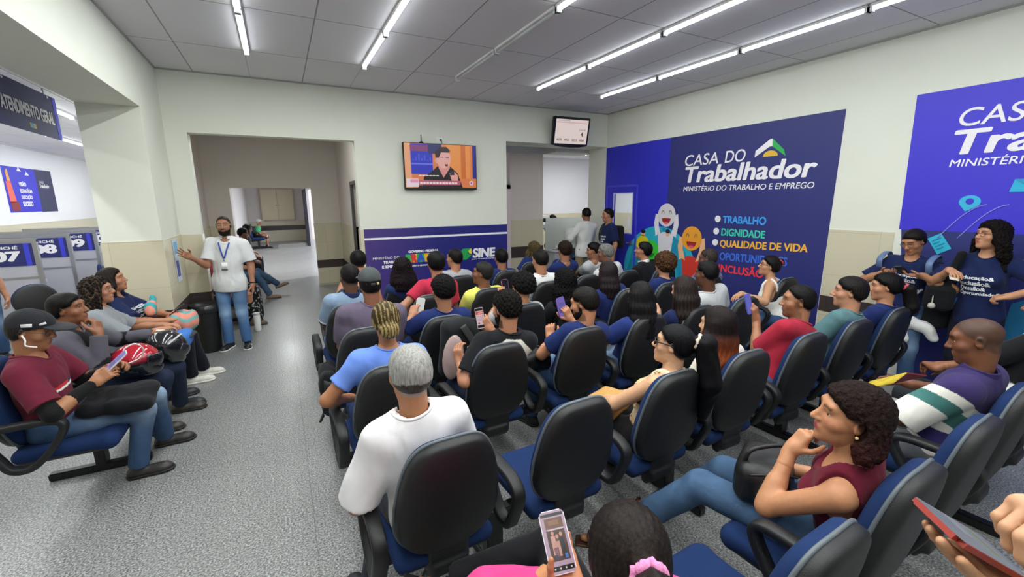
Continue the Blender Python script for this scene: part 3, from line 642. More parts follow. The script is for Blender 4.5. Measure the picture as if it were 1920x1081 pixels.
def surface_net(D, lo, h):
    D[[0, -1]] = .5; D[:, [0, -1]] = .5; D[:, :, [0, -1]] = .5
    S = D < 0; c = np.zeros(np.array(D.shape)-1, np.uint8)
    for o in OFF: c += S[o[0]:S.shape[0]-1+o[0], o[1]:S.shape[1]-1+o[1], o[2]:S.shape[2]-1+o[2]]
    act = (c > 0) & (c < 8); idx = np.argwhere(act)
    val = np.stack([D[idx[:, 0]+o[0], idx[:, 1]+o[1], idx[:, 2]+o[2]] for o in OFF], 1)
    pos = np.zeros((len(idx), 3)); cnt = np.zeros(len(idx))
    for a, b in EDG:
        va, vb = val[:, a], val[:, b]; m = (va < 0) != (vb < 0)
        t = np.where(m, va/np.where(m, va-vb, 1), 0)
        pos += np.where(m[:, None], OFF[a]+t[:, None]*(OFF[b]-OFF[a]), 0); cnt += m
    V = lo+h*(idx+pos/np.maximum(cnt, 1)[:, None])
    vid = np.full(c.shape, -1, np.int32); vid[act] = np.arange(len(idx))
    Q = []
    for axis in range(3):
        sa = [slice(None)]*3; sb = [slice(None)]*3; sa[axis] = slice(0, -1); sb[axis] = slice(1, None)
        A = S[tuple(sa)]; B = S[tuple(sb)]; E = A != B
        o1, o2 = (axis+1) % 3, (axis+2) % 3
        e = np.argwhere(E)
        e = e[(e[:, o1] > 0) & (e[:, o2] > 0) & (e[:, o1] < c.shape[o1]) & (e[:, o2] < c.shape[o2])]
        ins = A[e[:, 0], e[:, 1], e[:, 2]]
        def cell(d1, d2):
            f = e.copy(); f[:, o1] += d1; f[:, o2] += d2; return vid[f[:, 0], f[:, 1], f[:, 2]]
        q = np.stack([cell(-1, -1), cell(0, -1), cell(0, 0), cell(-1, 0)], 1)
        q[~ins] = q[~ins][:, ::-1]; Q.append(q)
    Q = np.concatenate(Q); return V, Q[(Q >= 0).all(1)]
def join(parts):
    V = []; Q = []; n = 0
    for v, q in parts: V.append(v); Q.append(q+n); n += len(v)
    return np.concatenate(V), np.concatenate(Q)
def sdf_obj(name, VQ, m, parent=None, col=None):
    V, Q = VQ
    me = np_mesh(name, V, Q)
    if col is not None:
        c = np.asarray(col(V) if callable(col) else np.tile(lin(col), (len(V), 1)), np.float32)
        at = me.color_attributes.new('Col', 'FLOAT_COLOR', 'POINT')
        at.data.foreach_set('color', np.concatenate([c, np.ones((len(V), 1), np.float32)], 1).ravel())
    return link(name, me, m, parent)
def folds(amp, seed, f=26):
    r = np.random.RandomState(seed); w = r.randn(5, 3)*f*.55; w[:, 2] *= .6; ph = r.rand(5)*6.3
    def fn(X, Y, Z):
        a = 0
        for i in range(5): a = a+np.sin(w[i, 0]*X+w[i, 1]*Y+w[i, 2]*Z+ph[i]+1.3*np.sin(9*X+7*Z+ph[i-1]))
        return (amp/2.2)*a
    return fn
def bumps(amp, f, seed=0):
    r = np.random.RandomState(seed); ph = r.rand(6)*6.3
    def fn(X, Y, Z):
        x = X+.01*np.sin(31*Y+ph[3])+.008*np.sin(43*Z); y = Y+.01*np.sin(37*Z+ph[4]); z = Z+.01*np.sin(29*X+ph[5])
        return amp*np.sin(f*x+ph[0])*np.sin(f*y+ph[1])*np.sin(f*z+ph[2])
    return fn
def rot(yaw=0, pitch=0, roll=0):
    y, p, r = map(math.radians, (yaw, pitch, roll))
    Rz = np.array([[math.cos(y), -math.sin(y), 0], [math.sin(y), math.cos(y), 0], [0, 0, 1]])
    Rx = np.array([[1, 0, 0], [0, math.cos(p), -math.sin(p)], [0, math.sin(p), math.cos(p)]])
    Ry = np.array([[math.cos(r), 0, math.sin(r)], [0, 1, 0], [-math.sin(r), 0, math.cos(r)]])
    return Rz @ Rx @ Ry
def ik(S, H, l1, l2, hint):
    d = H-S; L = np.linalg.norm(d)
    if L > (l1+l2)*.985: H = S+d*((l1+l2)*.985/L); d = H-S; L = np.linalg.norm(d)
    L = max(L, abs(l1-l2)+.02); a = (l1*l1-l2*l2+L*L)/(2*L); hh = math.sqrt(max(1e-6, l1*l1-a*a)); u = d/np.linalg.norm(d)
    p = np.asarray(hint, float); p = nrm(p-u*(p@u)); return S+u*a+p*hh, H

# ------------------------------------------------------------------ hands, heads
def hand_prims(W, d, n, side, curl=.6, sc=1.0, spread=.10, point=None, thumb=.5):
    """W wrist, d finger direction, n palm normal (out of the palm), side +1 right / -1 left; returns capsules"""
    d = nrm(d); n = nrm(n-d*(np.dot(n, d))); s = np.cross(n, d)*side*-1.0     # s points to the thumb side
    out = []; K = sc
    pc = W+d*.052*K
    R = np.stack([s, d, n], 1)
    out.append((rbox(pc, V3(.038, .050, .0145)*K, .0135*K, R), .012))
    out.append((cap(W-d*.02*K, W+d*.02*K, .024*K, .026*K), .02))
    out.append((ell(W+d*.035*K+s*.026*K+n*.008*K, V3(.017, .034, .015)*K, R), .010))
    lens = (.071, .079, .073, .057); offs = (.029, .0095, -.0105, -.029); rad = (.0082, .0085, .0081, .0071)
    for i in range(4):
        cu = curl if point is None or i not in point else .12
        b = W+d*(.098-.004*abs(i-1.2))*K+s*offs[i]*K
        fd = nrm(d+s*spread*(1.2-i)*.55)
        p = [b-d*.02*K, b]; r = [rad[i]*1.08*K, rad[i]*1.05*K]; a = 0
        for j, f in enumerate((.46, .30, .24)):
            a += cu*(.75, 1.0, .7)[j]*(1+.06*(i-1)); q = fd*math.cos(a)+n*math.sin(a)
            p.append(p[-1]+q*lens[i]*f*K*1.05); r.append(rad[i]*(1.0, .93, .82)[j]*K)
        for c in chain(p, r): out.append((c, .0035))
    tb = W+d*.025*K+s*.032*K+n*.006*K
    t1 = tb+nrm(d*.75+s*.75+n*(.25+.5*thumb))*.040*K; t2 = t1+nrm(d*.95+s*(.35-.5*thumb)+n*(.3+.7*thumb))*.032*K; t3 = t2+nrm(d*1+s*(.1-.6*thumb)+n*(.2+.7*thumb))*.024*K
    for c in chain([tb, t1, t2, t3], [.0145*K, .0108*K, .0098*K, .0082*K]): out.append((c, .006))
    return out
class Head:
    def __init__(s, c, look, size=1.0): s.c = V3(c); s.R = rot(*look); s.k = size
    def w(s, p): return s.c+s.R @ (V3(p)*s.k)
    def local(s, P): return ((P-s.c) @ s.R)/s.k
    def loc(s, X, Y, Z):
        x, y, z = X-s.c[0], Y-s.c[1], Z-s.c[2]; R = s.R
        return [(x*R[0, i]+y*R[1, i]+z*R[2, i])/s.k for i in range(3)]
    def e(s, c, r, yaw=0, roll=0): return ell(s.w(c), V3(r)*s.k, s.R @ rot(yaw, 0, roll))
    def cp(s, a, b, ra, rb=None): return cap(s.w(a), s.w(b), ra*s.k, None if rb is None else rb*s.k)
def head_field(H, N, u, fem, nose=1.0, jaw=1.0):
    F = Field(); k = H.k
    F.add(H.e((0, -.015, .035), (.074, .095, .082))); F.add(H.e((0, .018, -.025), (.0605*jaw, .072, .092)), .03)
    F.add(H.e((0, .033, -.07), (.046*jaw, .050, .042)), .025); F.add(H.e((0, .072, -.098), (.019, .016, .016)), .025)
    F.add(H.cp((-.036, .070, .036), (.036, .070, .036), .016), .02)
    for s in (-1, 1):
        F.add(H.e((s*.042, .052, -.022), (.025, .024, .022)), .025)
    F.add(H.cp((0, .084, .018), (0, .106*nose, -.022), .0075, .0125), .012)
    for s in (-1, 1):
        F.add(H.e((s*.012, .096, -.027), (.0085, .010, .008)), .006)
        F.sub(H.e((s*.031, .090, .010), (.018, .017, .0115)), .010)
        F.add(H.e((s*.031, .0715, .0165), (.015, .0125, .006)), .006)
        F.add(H.e((s*.077, -.010, .0), (.0085, .021, .032), s*-18, s*8), .008); F.sub(H.e((s*.085, -.006, .003), (.006, .012, .018), s*-18), .005)
    F.add(H.cp((-.016, .086, -.0525), (.016, .086, -.0525), .0075), .008); F.add(H.cp((-.014, .085, -.063), (.014, .085, -.063), .0085), .007)
    F.add(H.cp((-.012, .0885, -.0525), (.012, .0885, -.0525), .0050), .005)
    F.sub(H.cp((-.018, .096, -.0575), (.018, .096, -.0575), .0022), .003)
    r = .047 if fem else .056
    F.add(cap(N-u*.05, H.w((0, -.028, -.05)), r*1.08*k, r*k), .03)
    return F
def zb(y, pts): return np.interp(y, [p[0] for p in pts], [p[1] for p in pts]).astype(np.float32)
HAIRLINE = {'short': ((-.12, -.075), (-.06, -.065), (-.03, -.04), (-.015, -.005), (.0, .012), (.03, .022), (.045, .022), (.055, .045), (.08, .066), (.12, .072)),
            'back': ((-.12, -.085), (-.05, -.07), (-.02, -.035), (.0, .005), (.03, .022), (.055, .045), (.08, .066), (.12, .072)),
            'long': ((-.12, -.4), (.02, -.4), (.035, -.10), (.045, .02), (.06, .05), (.08, .068), (.12, .075)),
            'recede': ((-.12, -.075), (-.06, -.065), (-.03, -.04), (-.015, -.005), (.0, .012), (.03, .03), (.05, .06), (.07, .09), (.12, .12)),
            'crown': ((-.12, -.07), (-.05, -.06), (-.02, -.03), (.0, .02), (.03, .03), (.04, .06), (.12, .2))}
def hair_mesh(H, hr, N, u, h, seed):
    st = hr['style']; t = hr.get('t', {'short': .011, 'fade': .008, 'curly': .024, 'afro': .05, 'long': .013, 'bob': .02, 'ponytail': .010, 'bun': .011, 'dreads': .016, 'longcurly': .022, 'buzz': .005}[st])
    F = Field(); k = H.k
    F.add(H.e((0, -.015, .035), (.074+t, .095+t, .082+t)))
    F.add(H.e((0, -.022, -.012), (.069+t*.8, .080+t*.8, .07)), .03)
    if st == 'afro': F.add(H.e((0, -.03, .03), (.09+t*.8, .09+t*.8, .10+t*.6)), .03)
    hl = hr.get('line', {'short': 'short', 'fade': 'short', 'buzz': 'short', 'curly': 'short', 'afro': 'back', 'long': 'long', 'bob': 'long', 'dreads': 'long', 'longcurly': 'long', 'ponytail': 'back', 'bun': 'back'}[st])
    pts = HAIRLINE[hl]; drop = hr.get('drop', 0)
    def hairline(X, Y, Z):
        x, y, z = H.loc(X, Y, Z)
        return (zb(y.astype(np.float32), pts)-drop-z+.005*np.sin(95*x+60*y)*np.sin(140*y+50*z))*.7*k
    if st == 'afro': F.warp(bumps(.010, 130, seed))
    if st == 'curly': F.warp(bumps(.0065, 170, seed))
    tl = .030 if st in ('afro', 'curly', 'bob') else .045
    def taper(X, Y, Z):
        x, y, z = H.loc(X, Y, Z)
        g = np.clip((z+drop-zb(y.astype(np.float32), pts))/tl, 0, 1); return (1-g*(2-g))*(t+.003)*k
    if hl != 'crown': F.warp(taper)
    F.cut(hairline)
    if hl not in ('crown',): pass
    L = hr.get('len', .3); wdt = hr.get('w', 1.0)
    back = lambda q: V3(q)
    if st in ('long', 'longcurly', 'dreads', 'bob'):
        for i in range(-3, 4):
            a = i/3
            p0 = H.w((a*.072, -.070+.045*a*a, .02)); p1 = H.w((a*.088*wdt, -.098+.070*a*a, -.085))
            p2 = p1+V3(0, -.018, 0)-u*.0+V3(a*.012, 0, -max(.0, min(.12, L*.4)))
            p3 = V3(p2[0]*1.0+a*.01*wdt, p2[1]-.01, p1[2]-L)
            r = .034
            P_ = [p0, p1, p2, p3] if L > .06 else [p0, p1]
            if st == 'dreads':
                for j in range(2):
                    o = V3(((i*7+j*3) % 5-2)*.004, (j-.5)*.02, 0)
                    for c in chain([p+o for p in P_], [.016, .014, .013, .010][:len(P_)]): F.add(c, .006)
            else:
                for c in chain(P_, [r, r*1.05, r, r*.65][:len(P_)]): F.add(c, .03)
        for s in (-1, 1):
            sd = hr.get('side', 1)
            if sd:
                e0 = H.w((s*.073, .018, .03)); e1 = H.w((s*.086*wdt, .012, -.05)); e2 = e1+V3(s*.012, .0, -min(L, .12))
                for c in chain([e0, e1, e2], [.020, .026, .020]): F.add(c, .02)
                if L > .2 and hr.get('front'): F.add(cap(e2, e2+V3(0, .035, -L*.6), .022, .014), .02)
    if st == 'ponytail':
        b0 = H.w(hr.get('tie', (0, -.115, .04))); dirn = H.R @ nrm(V3(hr.get('dir', (0, -.55, -.25))))
        p1 = b0+dirn*.05; p2 = p1+V3(0, -.02, -.5*L)+dirn*.02; p3 = p1+V3(hr.get('sway', 0), -.0, -L)
        rr = hr.get('tr', .034)
        for c in chain([H.w((0, -.09, .045)), b0, p1, p2, p3], [.03, .02, rr, rr*1.1, rr*.5]): F.add(c, .012)
    if st == 'bun':
        F.add(H.e(hr.get('tie', (0, -.12, .03)), hr.get('br', (.042, .036, .04))), .01)
        if hr.get('tail'): F.add(cap(H.w((0, -.11, .0)), H.w((0, -.10, -.10)), .03, .015), .02)
    if st in ('longcurly',): F.warp(bumps(.009, 150, seed))
    if st in ('long', 'ponytail', 'bob'):
        def strand(X, Y, Z):
            x, y, z = H.loc(X, Y, Z)
            an = np.arctan2(x, -(y+.02)); return .0022*np.sin(an*26+3*np.sin(z*18))*np.ones_like(X+Y+Z)
        F.warp(strand)
    if st == 'bob': F.warp(bumps(.005, 120, seed))
    if st in ('short', 'fade'): F.warp(bumps(.0022, 240, seed))
    if hr.get('ears'):
        for s in (-1, 1): F.sub(H.e((s*.088, .004, -.008), (.030, .030, .042)), .012)
    # keep the face clear
    F.sub(H.e((0, .105, -.035), (.070, .055, .100)), .012)
    if st not in ('long', 'longcurly', 'dreads', 'bob'):
        pass
    return F.build(h, pad=.03)
GOLD = 0
def face_colours(H, skin, lips, brow, beard, buzz, V):
    c = np.tile(np.array(lin(skin)), (len(V), 1)); q = H.local(V); x, y, z = q[:, 0], q[:, 1], q[:, 2]
    near = (np.abs(x) < .12) & (np.abs(y) < .16) & (np.abs(z) < .14)
    def mix(m, colour):
        m = np.clip(m, 0, 1)[:, None]*near[:, None]; c[:] = c*(1-m)+np.array(lin(colour))*m
    warm = np.exp(-(((np.abs(x)-.045)/.025)**2+((z+.02)/.025)**2))*(y > .03)*.25
    mix(warm, lips)
    mix(np.clip(1.6-((x/.024)**2+((z+.058)/.0125)**2)*1.3, 0, 1)*(y > .072), lips)
    if brow:
        bz = .033+.004*np.sin((np.abs(x)-.012)/.04*3.1)
        mix(np.clip(1.7-np.abs(z-bz)/.0045, 0, 1)*(np.abs(x) > .010)*(np.abs(x) < .052)*(y > .055)*.85, brow)
    if beard:
        col_, lo = beard
        m = np.clip((-.040-z+.55*np.clip(.03-y, 0, .08)*-1)/.012, 0, 1)*(y > -.02)*(z > -.125)
        side = np.clip((.022-np.abs(y-.012))/.012, 0, 1)*(np.abs(x) > .055)*(z < .01)*(z > -.1)
        mou = np.clip(1.5-np.abs(z+.042)/.007, 0, 1)*(np.abs(x) < .03)*(y > .07)
        lip = ((x/.021)**2+((z+.058)/.010)**2 < 1)*(y > .07)
        mix(np.maximum(np.maximum(m, side), mou)*lo*(1-lip), col_)
    if buzz:
        zl = np.interp(y, [p[0] for p in HAIRLINE[buzz[2] if buzz[2] in ('short', 'recede', 'back') else 'short']], [p[1] for p in HAIRLINE[buzz[2] if buzz[2] in ('short', 'recede', 'back') else 'short']])
        mix(np.clip((z-zl+.006)/.014, 0, 1)*buzz[1], buzz[0])
    return c

# ------------------------------------------------------------------ people
SEED = [10]
def person(label, pos, yaw, head, look=(0, 0, 0), stand=False, lod=1, skin='a9745a', fem=False, b=None, shirt=None, pants=None, shoes=('2a2a2e', '1a1a1c'), hair=None,
           arms=(None, None), twist=0, legs=None, lips=None, brow='2a1c16', beard=None, eyes=False, glasses=None, cap_=None, belly=1.0, pz=None, size=1.0, group=None, fat=1.0, lowest=None, skirt=None, jaw=1.0, nose=1.0, sleeves_extra=None, hscale=1.0):
    SEED[0] += 1; sd = SEED[0]
    root = empty('person', (pos[0], pos[1], 0), math.radians(yaw)); tag(root, label, 'person', group)
    Rw = rot(yaw)
    def LW(p): return Rw.T @ (V3(p)-V3(pos[0], pos[1], 0))
    def LD(d): return Rw.T @ V3(d)
    mul = (1.0, 1.35, 2.0, 2.6)[lod]
    hB, hH, hF, hC, hR = .0085*mul, .0046*mul, .0036*mul, .0072*mul, (.0044 if lod == 0 else .0052*mul)
    b = (.89 if fem else 1.0) if b is None else b
    hc = LW(head); H = Head(hc, look, (.96 if fem else 1.0)*hscale)
    pz = pz if pz is not None else (.94*size if stand else .55)
    Pv = V3(0, 0, pz); lean = nrm(V3(hc[0], hc[1], hc[2]-pz)); N = hc+lean*0-V3(0, .03, .150)-H.R @ V3(0, 0, .012); N[1] -= .0
    u = nrm(N-Pv); L = np.linalg.norm(N-Pv)/.47
    r0 = rot(twist) @ V3(1, 0, 0); r = nrm(r0-u*(r0@u)); f = np.cross(u, r); RT = np.stack([r, f, u], 1)
    T = lambda a, c, d: Pv+r*a+f*c+u*d*L*.47
    shw = .158*b
    SL, SR = T(-shw, -.005, .875), T(shw, -.005, .875)
    def torso(F, i):
        F.add(ell(T(0, -.005, .04), V3(.163*b*fat+i, .112*fat+i, .115*L+i), RT))
        F.add(ell(T(0, .012*belly, .36), V3(.140*b*fat+i, .100*belly*fat+i, .15*L+i), RT), .06)
        F.add(ell(T(0, .004, .68), V3(.158*b*fat+i, .105*fat+i, .17*L+i), RT), .06)
        F.add(cap(T(-.125*b, -.008, .865), T(.125*b, -.008, .865), .056+i), .05)
        for s in (-1, 1): F.add(cap(T(0, -.012, .985), T(s*.115*b, -.012, .90), .036+i), .03)
        if fem:
            for s in (-1, 1): F.add(ell(T(s*.07, .082, .62), V3(.058, .050, .058)+i, RT), .03)
    # legs
    kn, an, fd = [], [], []
    hj = [T(-.088*b, 0, -.04), T(.088*b, 0, -.04)]
    if legs: lk = [(V3(a), V3(c), nrm(V3(d))) for a, c, d in [(LW(p[0]), LW(p[1]), LD(p[2])) for p in legs]]
    elif stand: lk = [(V3(s*.095, .02, .49*size), V3(s*.105, -.02, .085), nrm(V3(s*.25, 1, 0))) for s in (-1, 1)]
    else: lk = [(V3(s*.125, .41, .50), V3(s*.13, .40+.03*s, .085), nrm(V3(s*.18, 1, 0))) for s in (-1, 1)]
    # arms
    el, wr, hd, hn, cu, kw = [], [], [], [], [], []
    for i, s in enumerate((-1, 1)):
        a = arms[i]; S = (SL, SR)[i]
        if a is None: a = dict(l=(s*.10, .27, .655), d=(-s*.45, .9, -.25), n=(0, .2, -1), curl=.55) if not stand else dict(l=(s*.245, .02, .79*size), d=(0, .12, -1), n=(-s, .0, 0), curl=.55)
        W = V3(a['l']) if 'l' in a else LW(a['w'])
        E, W = ik(S, W, .285*a.get('k', 1), .25*a.get('k', 1), LD(a['hw']) if 'hw' in a else V3(a.get('h', (s*.8, -.75, -.7))))
        fa = nrm(W-E)
        el.append(E); wr.append(W); hd.append(nrm(LD(a['dw']) if 'dw' in a else V3(a['d']) if 'd' in a else fa)); hn.append(LD(a['nw']) if 'nw' in a else V3(a.get('n', (0, 0, -1)))); cu.append(a.get('curl', .6)); kw.append({k_: a[k_] for k_ in ('point', 'thumb', 'spread') if k_ in a})
    # --- body (one mesh): coarse trunk and limbs, finer head and hands
    F = Field(); torso(F, -.006)
    F.add(cap(N-u*.05, hc, .05), .03)
    lr = 1.0 if (skirt or pants and pants.get('bare')) else .82
    for i in (0, 1):
        s = (-1, 1)[i]
        F.add(cap((SL, SR)[i], el[i], .050*math.sqrt(b*fat), .040), .03); F.add(cap(el[i], wr[i], .040, .0255), .02)
        F.add(cap(el[i]*.85+wr[i]*.15, el[i]*.6+wr[i]*.4, .041, .038), .02)
        k_, a_, d_ = lk[i]
        F.add(cap(hj[i], k_, .085*lr*fat, .060*lr), .04); F.add(cap(k_, a_, .056*lr, .036*lr), .02); F.add(cap(k_*.82+a_*.18, k_*.58+a_*.42, .054*lr, .050*lr), .03)
        F.add(cap(a_-V3(0, 0, .04), a_+d_*.15-V3(0, 0, .055), .030, .020), .02)
    parts = [F.build(hB)]
    parts.append(head_field(H, N, u, fem, nose, jaw).build(hH))
    for i in (0, 1):
        if arms[i] and arms[i].get('nohand'): continue
        G = Field(); G.add(cap(el[i]*.25+wr[i]*.75, wr[i], .0305, .0255))
        for p, k_ in hand_prims(wr[i], hd[i], hn[i], (-1, 1)[i], cu[i], .93 if fem else 1.0, **kw[i]): G.add(p, k_)
        parts.append(G.build(hF))
    lips = lips or ('a5544e' if fem else '8d5a4c')
    buzz = None
    if hair: buzz = (hair['col'], hair.get('buzz', .8 if hair['style'] in ('buzz', 'fade') else .92), hair.get('line', 'short'))
    sdf_obj('body', join(parts), M['skin'], root, lambda V: face_colours(H, skin, lips, brow, beard, buzz, V))
    # --- clothes
    if shirt:
        F = Field(); i = shirt.get('loose', .012); torso(F, i)
        sl_ = shirt.get('sleeve', .62)
        planes = []
        for j in (0, 1):
            S, E, W = (SL, SR)[j], el[j], wr[j]
            if sl_ <= 0:
                continue
            if sl_ <= 1:
                d = E-S; e = S+d*sl_; q = nrm(d)
                pr, lo_, hi_ = cap(S, e+q*.03, .056*math.sqrt(b*fat)+i*1.1, .050+i*1.7)
                def fn(X, Y, Z, pr=pr, e=e, q=q): return np.maximum(pr(X, Y, Z), (X-e[0])*q[0]+(Y-e[1])*q[1]+(Z-e[2])*q[2])
                F.add((fn, lo_, hi_), .03)
            else:
                F.add(cap(S, E, .056*math.sqrt(b*fat)+i, .047+i*.8), .03); e = E+(W-E)*(sl_-1); q = nrm(W-E)
                pr, lo_, hi_ = cap(E, e+q*.03, .047+i*.8, .034+i*.7)
                def fn(X, Y, Z, pr=pr, e=e, q=q): return np.maximum(pr(X, Y, Z), (X-e[0])*q[0]+(Y-e[1])*q[1]+(Z-e[2])*q[2])
                F.add((fn, lo_, hi_), .02)
        if stand: F.add(ell(Pv-u*.06, V3(.166*b*fat+i, .115*fat+i, .20), RT), .05)
        F.warp(folds(.0055, sd))
        hem = shirt.get('hem', -.06); hp_ = Pv+u*hem
        F.cut(lambda X, Y, Z: (hp_[0]-X)*u[0]+(hp_[1]-Y)*u[1]+(hp_[2]-Z)*u[2])
        nk = shirt.get('neck', .012); F.sub(cap(N-u*.01, H.w((0, -.02, .02)), (.05 if fem else .058)+nk, .06+nk), .008)
        F.sub(ell(T(0, .07, 1.0-shirt.get('scoop', .0)*.5), V3(.055+shirt.get('scoop', 0)*.25, .075, .035+shirt.get('scoop', 0)), RT), .01)
        if shirt.get('backscoop'): F.sub(ell(T(0, -.10, .97), V3(.085, .07, shirt['backscoop']), RT), .01)
        if sl_ <= 0:
            for s in (-1, 1): F.sub(cap(T(s*(shirt.get('strap', .115)+.085)*b, 0, .62), T(s*(shirt.get('strap', .115)+.065)*b, 0, 1.05), .075, .075), .01)
        c0 = shirt['col']; colf = None
        if 'fn' in shirt:
            ff = shirt['fn']
            def colf(V):
                q = (V-Pv) @ RT; S_ = V3(0, 0, 0)
                ta = np.zeros(len(V)); 
                for j in (0, 1):
                    d = el[j]-(SL, SR)[j]; t = ((V-(SL, SR)[j]) @ d)/(d@d); dist = np.linalg.norm(V-(SL, SR)[j]-np.clip(t, 0, 1.3)[:, None]*d, axis=1)
                    ta = np.where((dist < .095) & (t > 0), np.maximum(ta, t), ta)
                names = ff(q[:, 0], q[:, 1], q[:, 2]/(L*.47), ta, V)
                out = np.zeros((len(V), 3)); 
                for nme in set(names.tolist()): out[names == nme] = lin(nme)
                return out
        sh = sdf_obj(shirt.get('name', 't_shirt'), F.build(shirt.get('h', hC*(.8 if lod == 0 else 1))), M[shirt.get('mat', 'cloth')], root, colf or c0)
        if shirt.get('collar'):
            G = Field(); rr = (.05 if fem else .058)+nk+.004
            G.add(cap(N-u*.005, N+u*.035, rr+.006, rr+.002)); G.sub(cap(N-u*.1, N+u*.1, rr-.004, rr-.006), .003)
            G.sub(ell(N+f*.09+u*.01, (.03, .05, .05), RT), .005)
            G.cut(lambda X, Y, Z: np.abs((X-N[0])*u[0]+(Y-N[1])*u[1]+(Z-N[2])*u[2]-.02)-.022)
            sdf_obj('collar', G.build(.0045*max(1, mul*.8)), M['cloth'], root, shirt['collar'])
        if shirt.get('prints') or (sl_ > 0 and not shirt.get('collar') and lod < 2):
            bv = BVHTree.FromPolygons([tuple(v.co) for v in sh.data.vertices], [tuple(p_.vertices) for p_ in sh.data.polygons])
            if sl_ > 0 and not shirt.get('collar') and lod < 2:
                R0_ = (.05 if fem else .058)+nk+.006; ring = []
                for k_ in range(36):
                    t_ = 2*math.pi*k_/36; d_ = r*math.cos(t_)+f*math.sin(t_); ring.append(V3(bv.find_nearest(Vector(N+d_*(R0_+.008)+u*(.032-.045*max(0, math.sin(t_)))))[0]))
                for _ in range(3): ring = [(ring[k_-1]+ring[k_]*2+ring[(k_+1) % 36])/4 for k_ in range(36)]
                nb = link('neckband', tube_mesh([p_+u*.001 for p_ in ring], .0065, n=8, closed=True, name='neckband'), None, sh); nb.data.materials.append(M['cloth'])
                at_ = nb.data.color_attributes.new('Col', 'FLOAT_COLOR', 'POINT'); at_.data.foreach_set('color', np.tile(np.array([*lin(shirt.get('band', c0)), 1], np.float32), len(nb.data.vertices)))
            for (s, side, a, bb, w, hh, colr, bold) in shirt.get('prints', ()):
                sg_ = 1 if side == 'front' else -1
                O = T(0, sg_*.35, 0)
                pl_ = Plane(tuple(O), tuple(-r*sg_), tuple(u), )
                if s is None:
                    bm = bmesh.new(); nn = 10
                    gr = [[bm.verts.new(pl_.at(a+w*ii/nn, bb+hh*jj/nn)) for jj in range(nn+1)] for ii in range(nn+1)]
                    for ii in range(nn):
                        for jj in range(nn): bm.faces.new((gr[ii][jj], gr[ii+1][jj], gr[ii+1][jj+1], gr[ii][jj+1]))
                    o_ = bm_obj('shirt_print', bm, P(colr), sh)
                else: o_ = lettering('shirt_lettering', pl_, s, a, bb, w, hh, P(colr), sh, bold, 0, 0)
                for v in o_.data.vertices:
                    hit = bv.ray_cast(v.co, Vector(-f*sg_))
                    if hit[0] is not None: v.co = hit[0]+Vector(f*sg_)*.0035
    if pants:
        F = Field(); i = pants.get('loose', .006)
        F.add(ell(T(0, -.005, .03), V3(.163*b*fat+i, .112*fat+i, .115*L+i), RT))
        end = pants.get('end', 1.0)
        for j in (0, 1):
            k_, a_, d_ = lk[j]
            F.add(cap(hj[j], k_, .088*fat+i, .064+i), .04)
            q = nrm(a_-k_); e = k_+(a_-k_)*end
            pr, lo_, hi_ = cap(k_, e+q*.03, .060+i+pants.get('flare', .004), .044+i+pants.get('flare', .010))
            def fn(X, Y, Z, pr=pr, e=e, q=q): return np.maximum(pr(X, Y, Z), (X-e[0])*q[0]+(Y-e[1])*q[1]+(Z-e[2])*q[2])
            F.add((fn, lo_, hi_), .025)
        F.warp(folds(.004, sd+500, 34))
        wp_ = Pv+u*.10; F.cut(lambda X, Y, Z: (X-wp_[0])*u[0]+(Y-wp_[1])*u[1]+(Z-wp_[2])*u[2])
        pc = pants['col']; cf = pc
        if pants.get('fade'):
            def cf(V):
                c = np.tile(np.array(lin(pc)), (len(V), 1)); m = np.zeros(len(V))
                for j in (0, 1):
                    m = np.maximum(m, np.exp(-(np.linalg.norm(V-lk[j][0]-V3(0, .03, .03), axis=1)/.11)**2)); mid = hj[j]*.45+lk[j][0]*.55+V3(0, 0, .06); m = np.maximum(m, .7*np.exp(-(np.linalg.norm(V-mid, axis=1)/.11)**2))
                return c*(1-m[:, None])+np.array(lin(pants['fade']))*m[:, None]
        sdf_obj(pants.get('name', 'trousers'), F.build(hC*1.15), M[pants.get('mat', 'cloth')], root, cf)
    if sleeves_extra:
        for j in (0, 1):
            S, E, W = (SL, SR)[j], el[j], wr[j]; G = Field(); q = nrm(W-E); e = W-q*.005
            G.add(cap(S*.45+E*.55, E, .050, .046)); pr, lo_, hi_ = cap(E, W+q*.02, .0455, .0315)
            G.add((lambda X, Y, Z, pr=pr, e=e, q=q: np.maximum(pr(X, Y, Z), (X-e[0])*q[0]+(Y-e[1])*q[1]+(Z-e[2])*q[2]), lo_, hi_), .02)
            G.warp(folds(.002, sd+70+j, 40)); sdf_obj('arm_sleeve', G.build(hC), M['cloth'], root, sleeves_extra)
    if skirt:
        F = Field(); F.add(ell(T(0, 0, .03), V3(.18, .13, .13), RT)); 
        F.add(cap(hj[0]*.5+hj[1]*.5, (lk[0][0]+lk[1][0])/2, .15, .16), .05); F.add(cap((lk[0][0]+lk[1][0])/2, (lk[0][1]+lk[1][1])/2+V3(0, 0, .1), .16, .19), .05)
        F.warp(folds(.01, sd, 30)); sdf_obj('skirt', F.build(hC*1.3), M['cloth'], root, skirt)
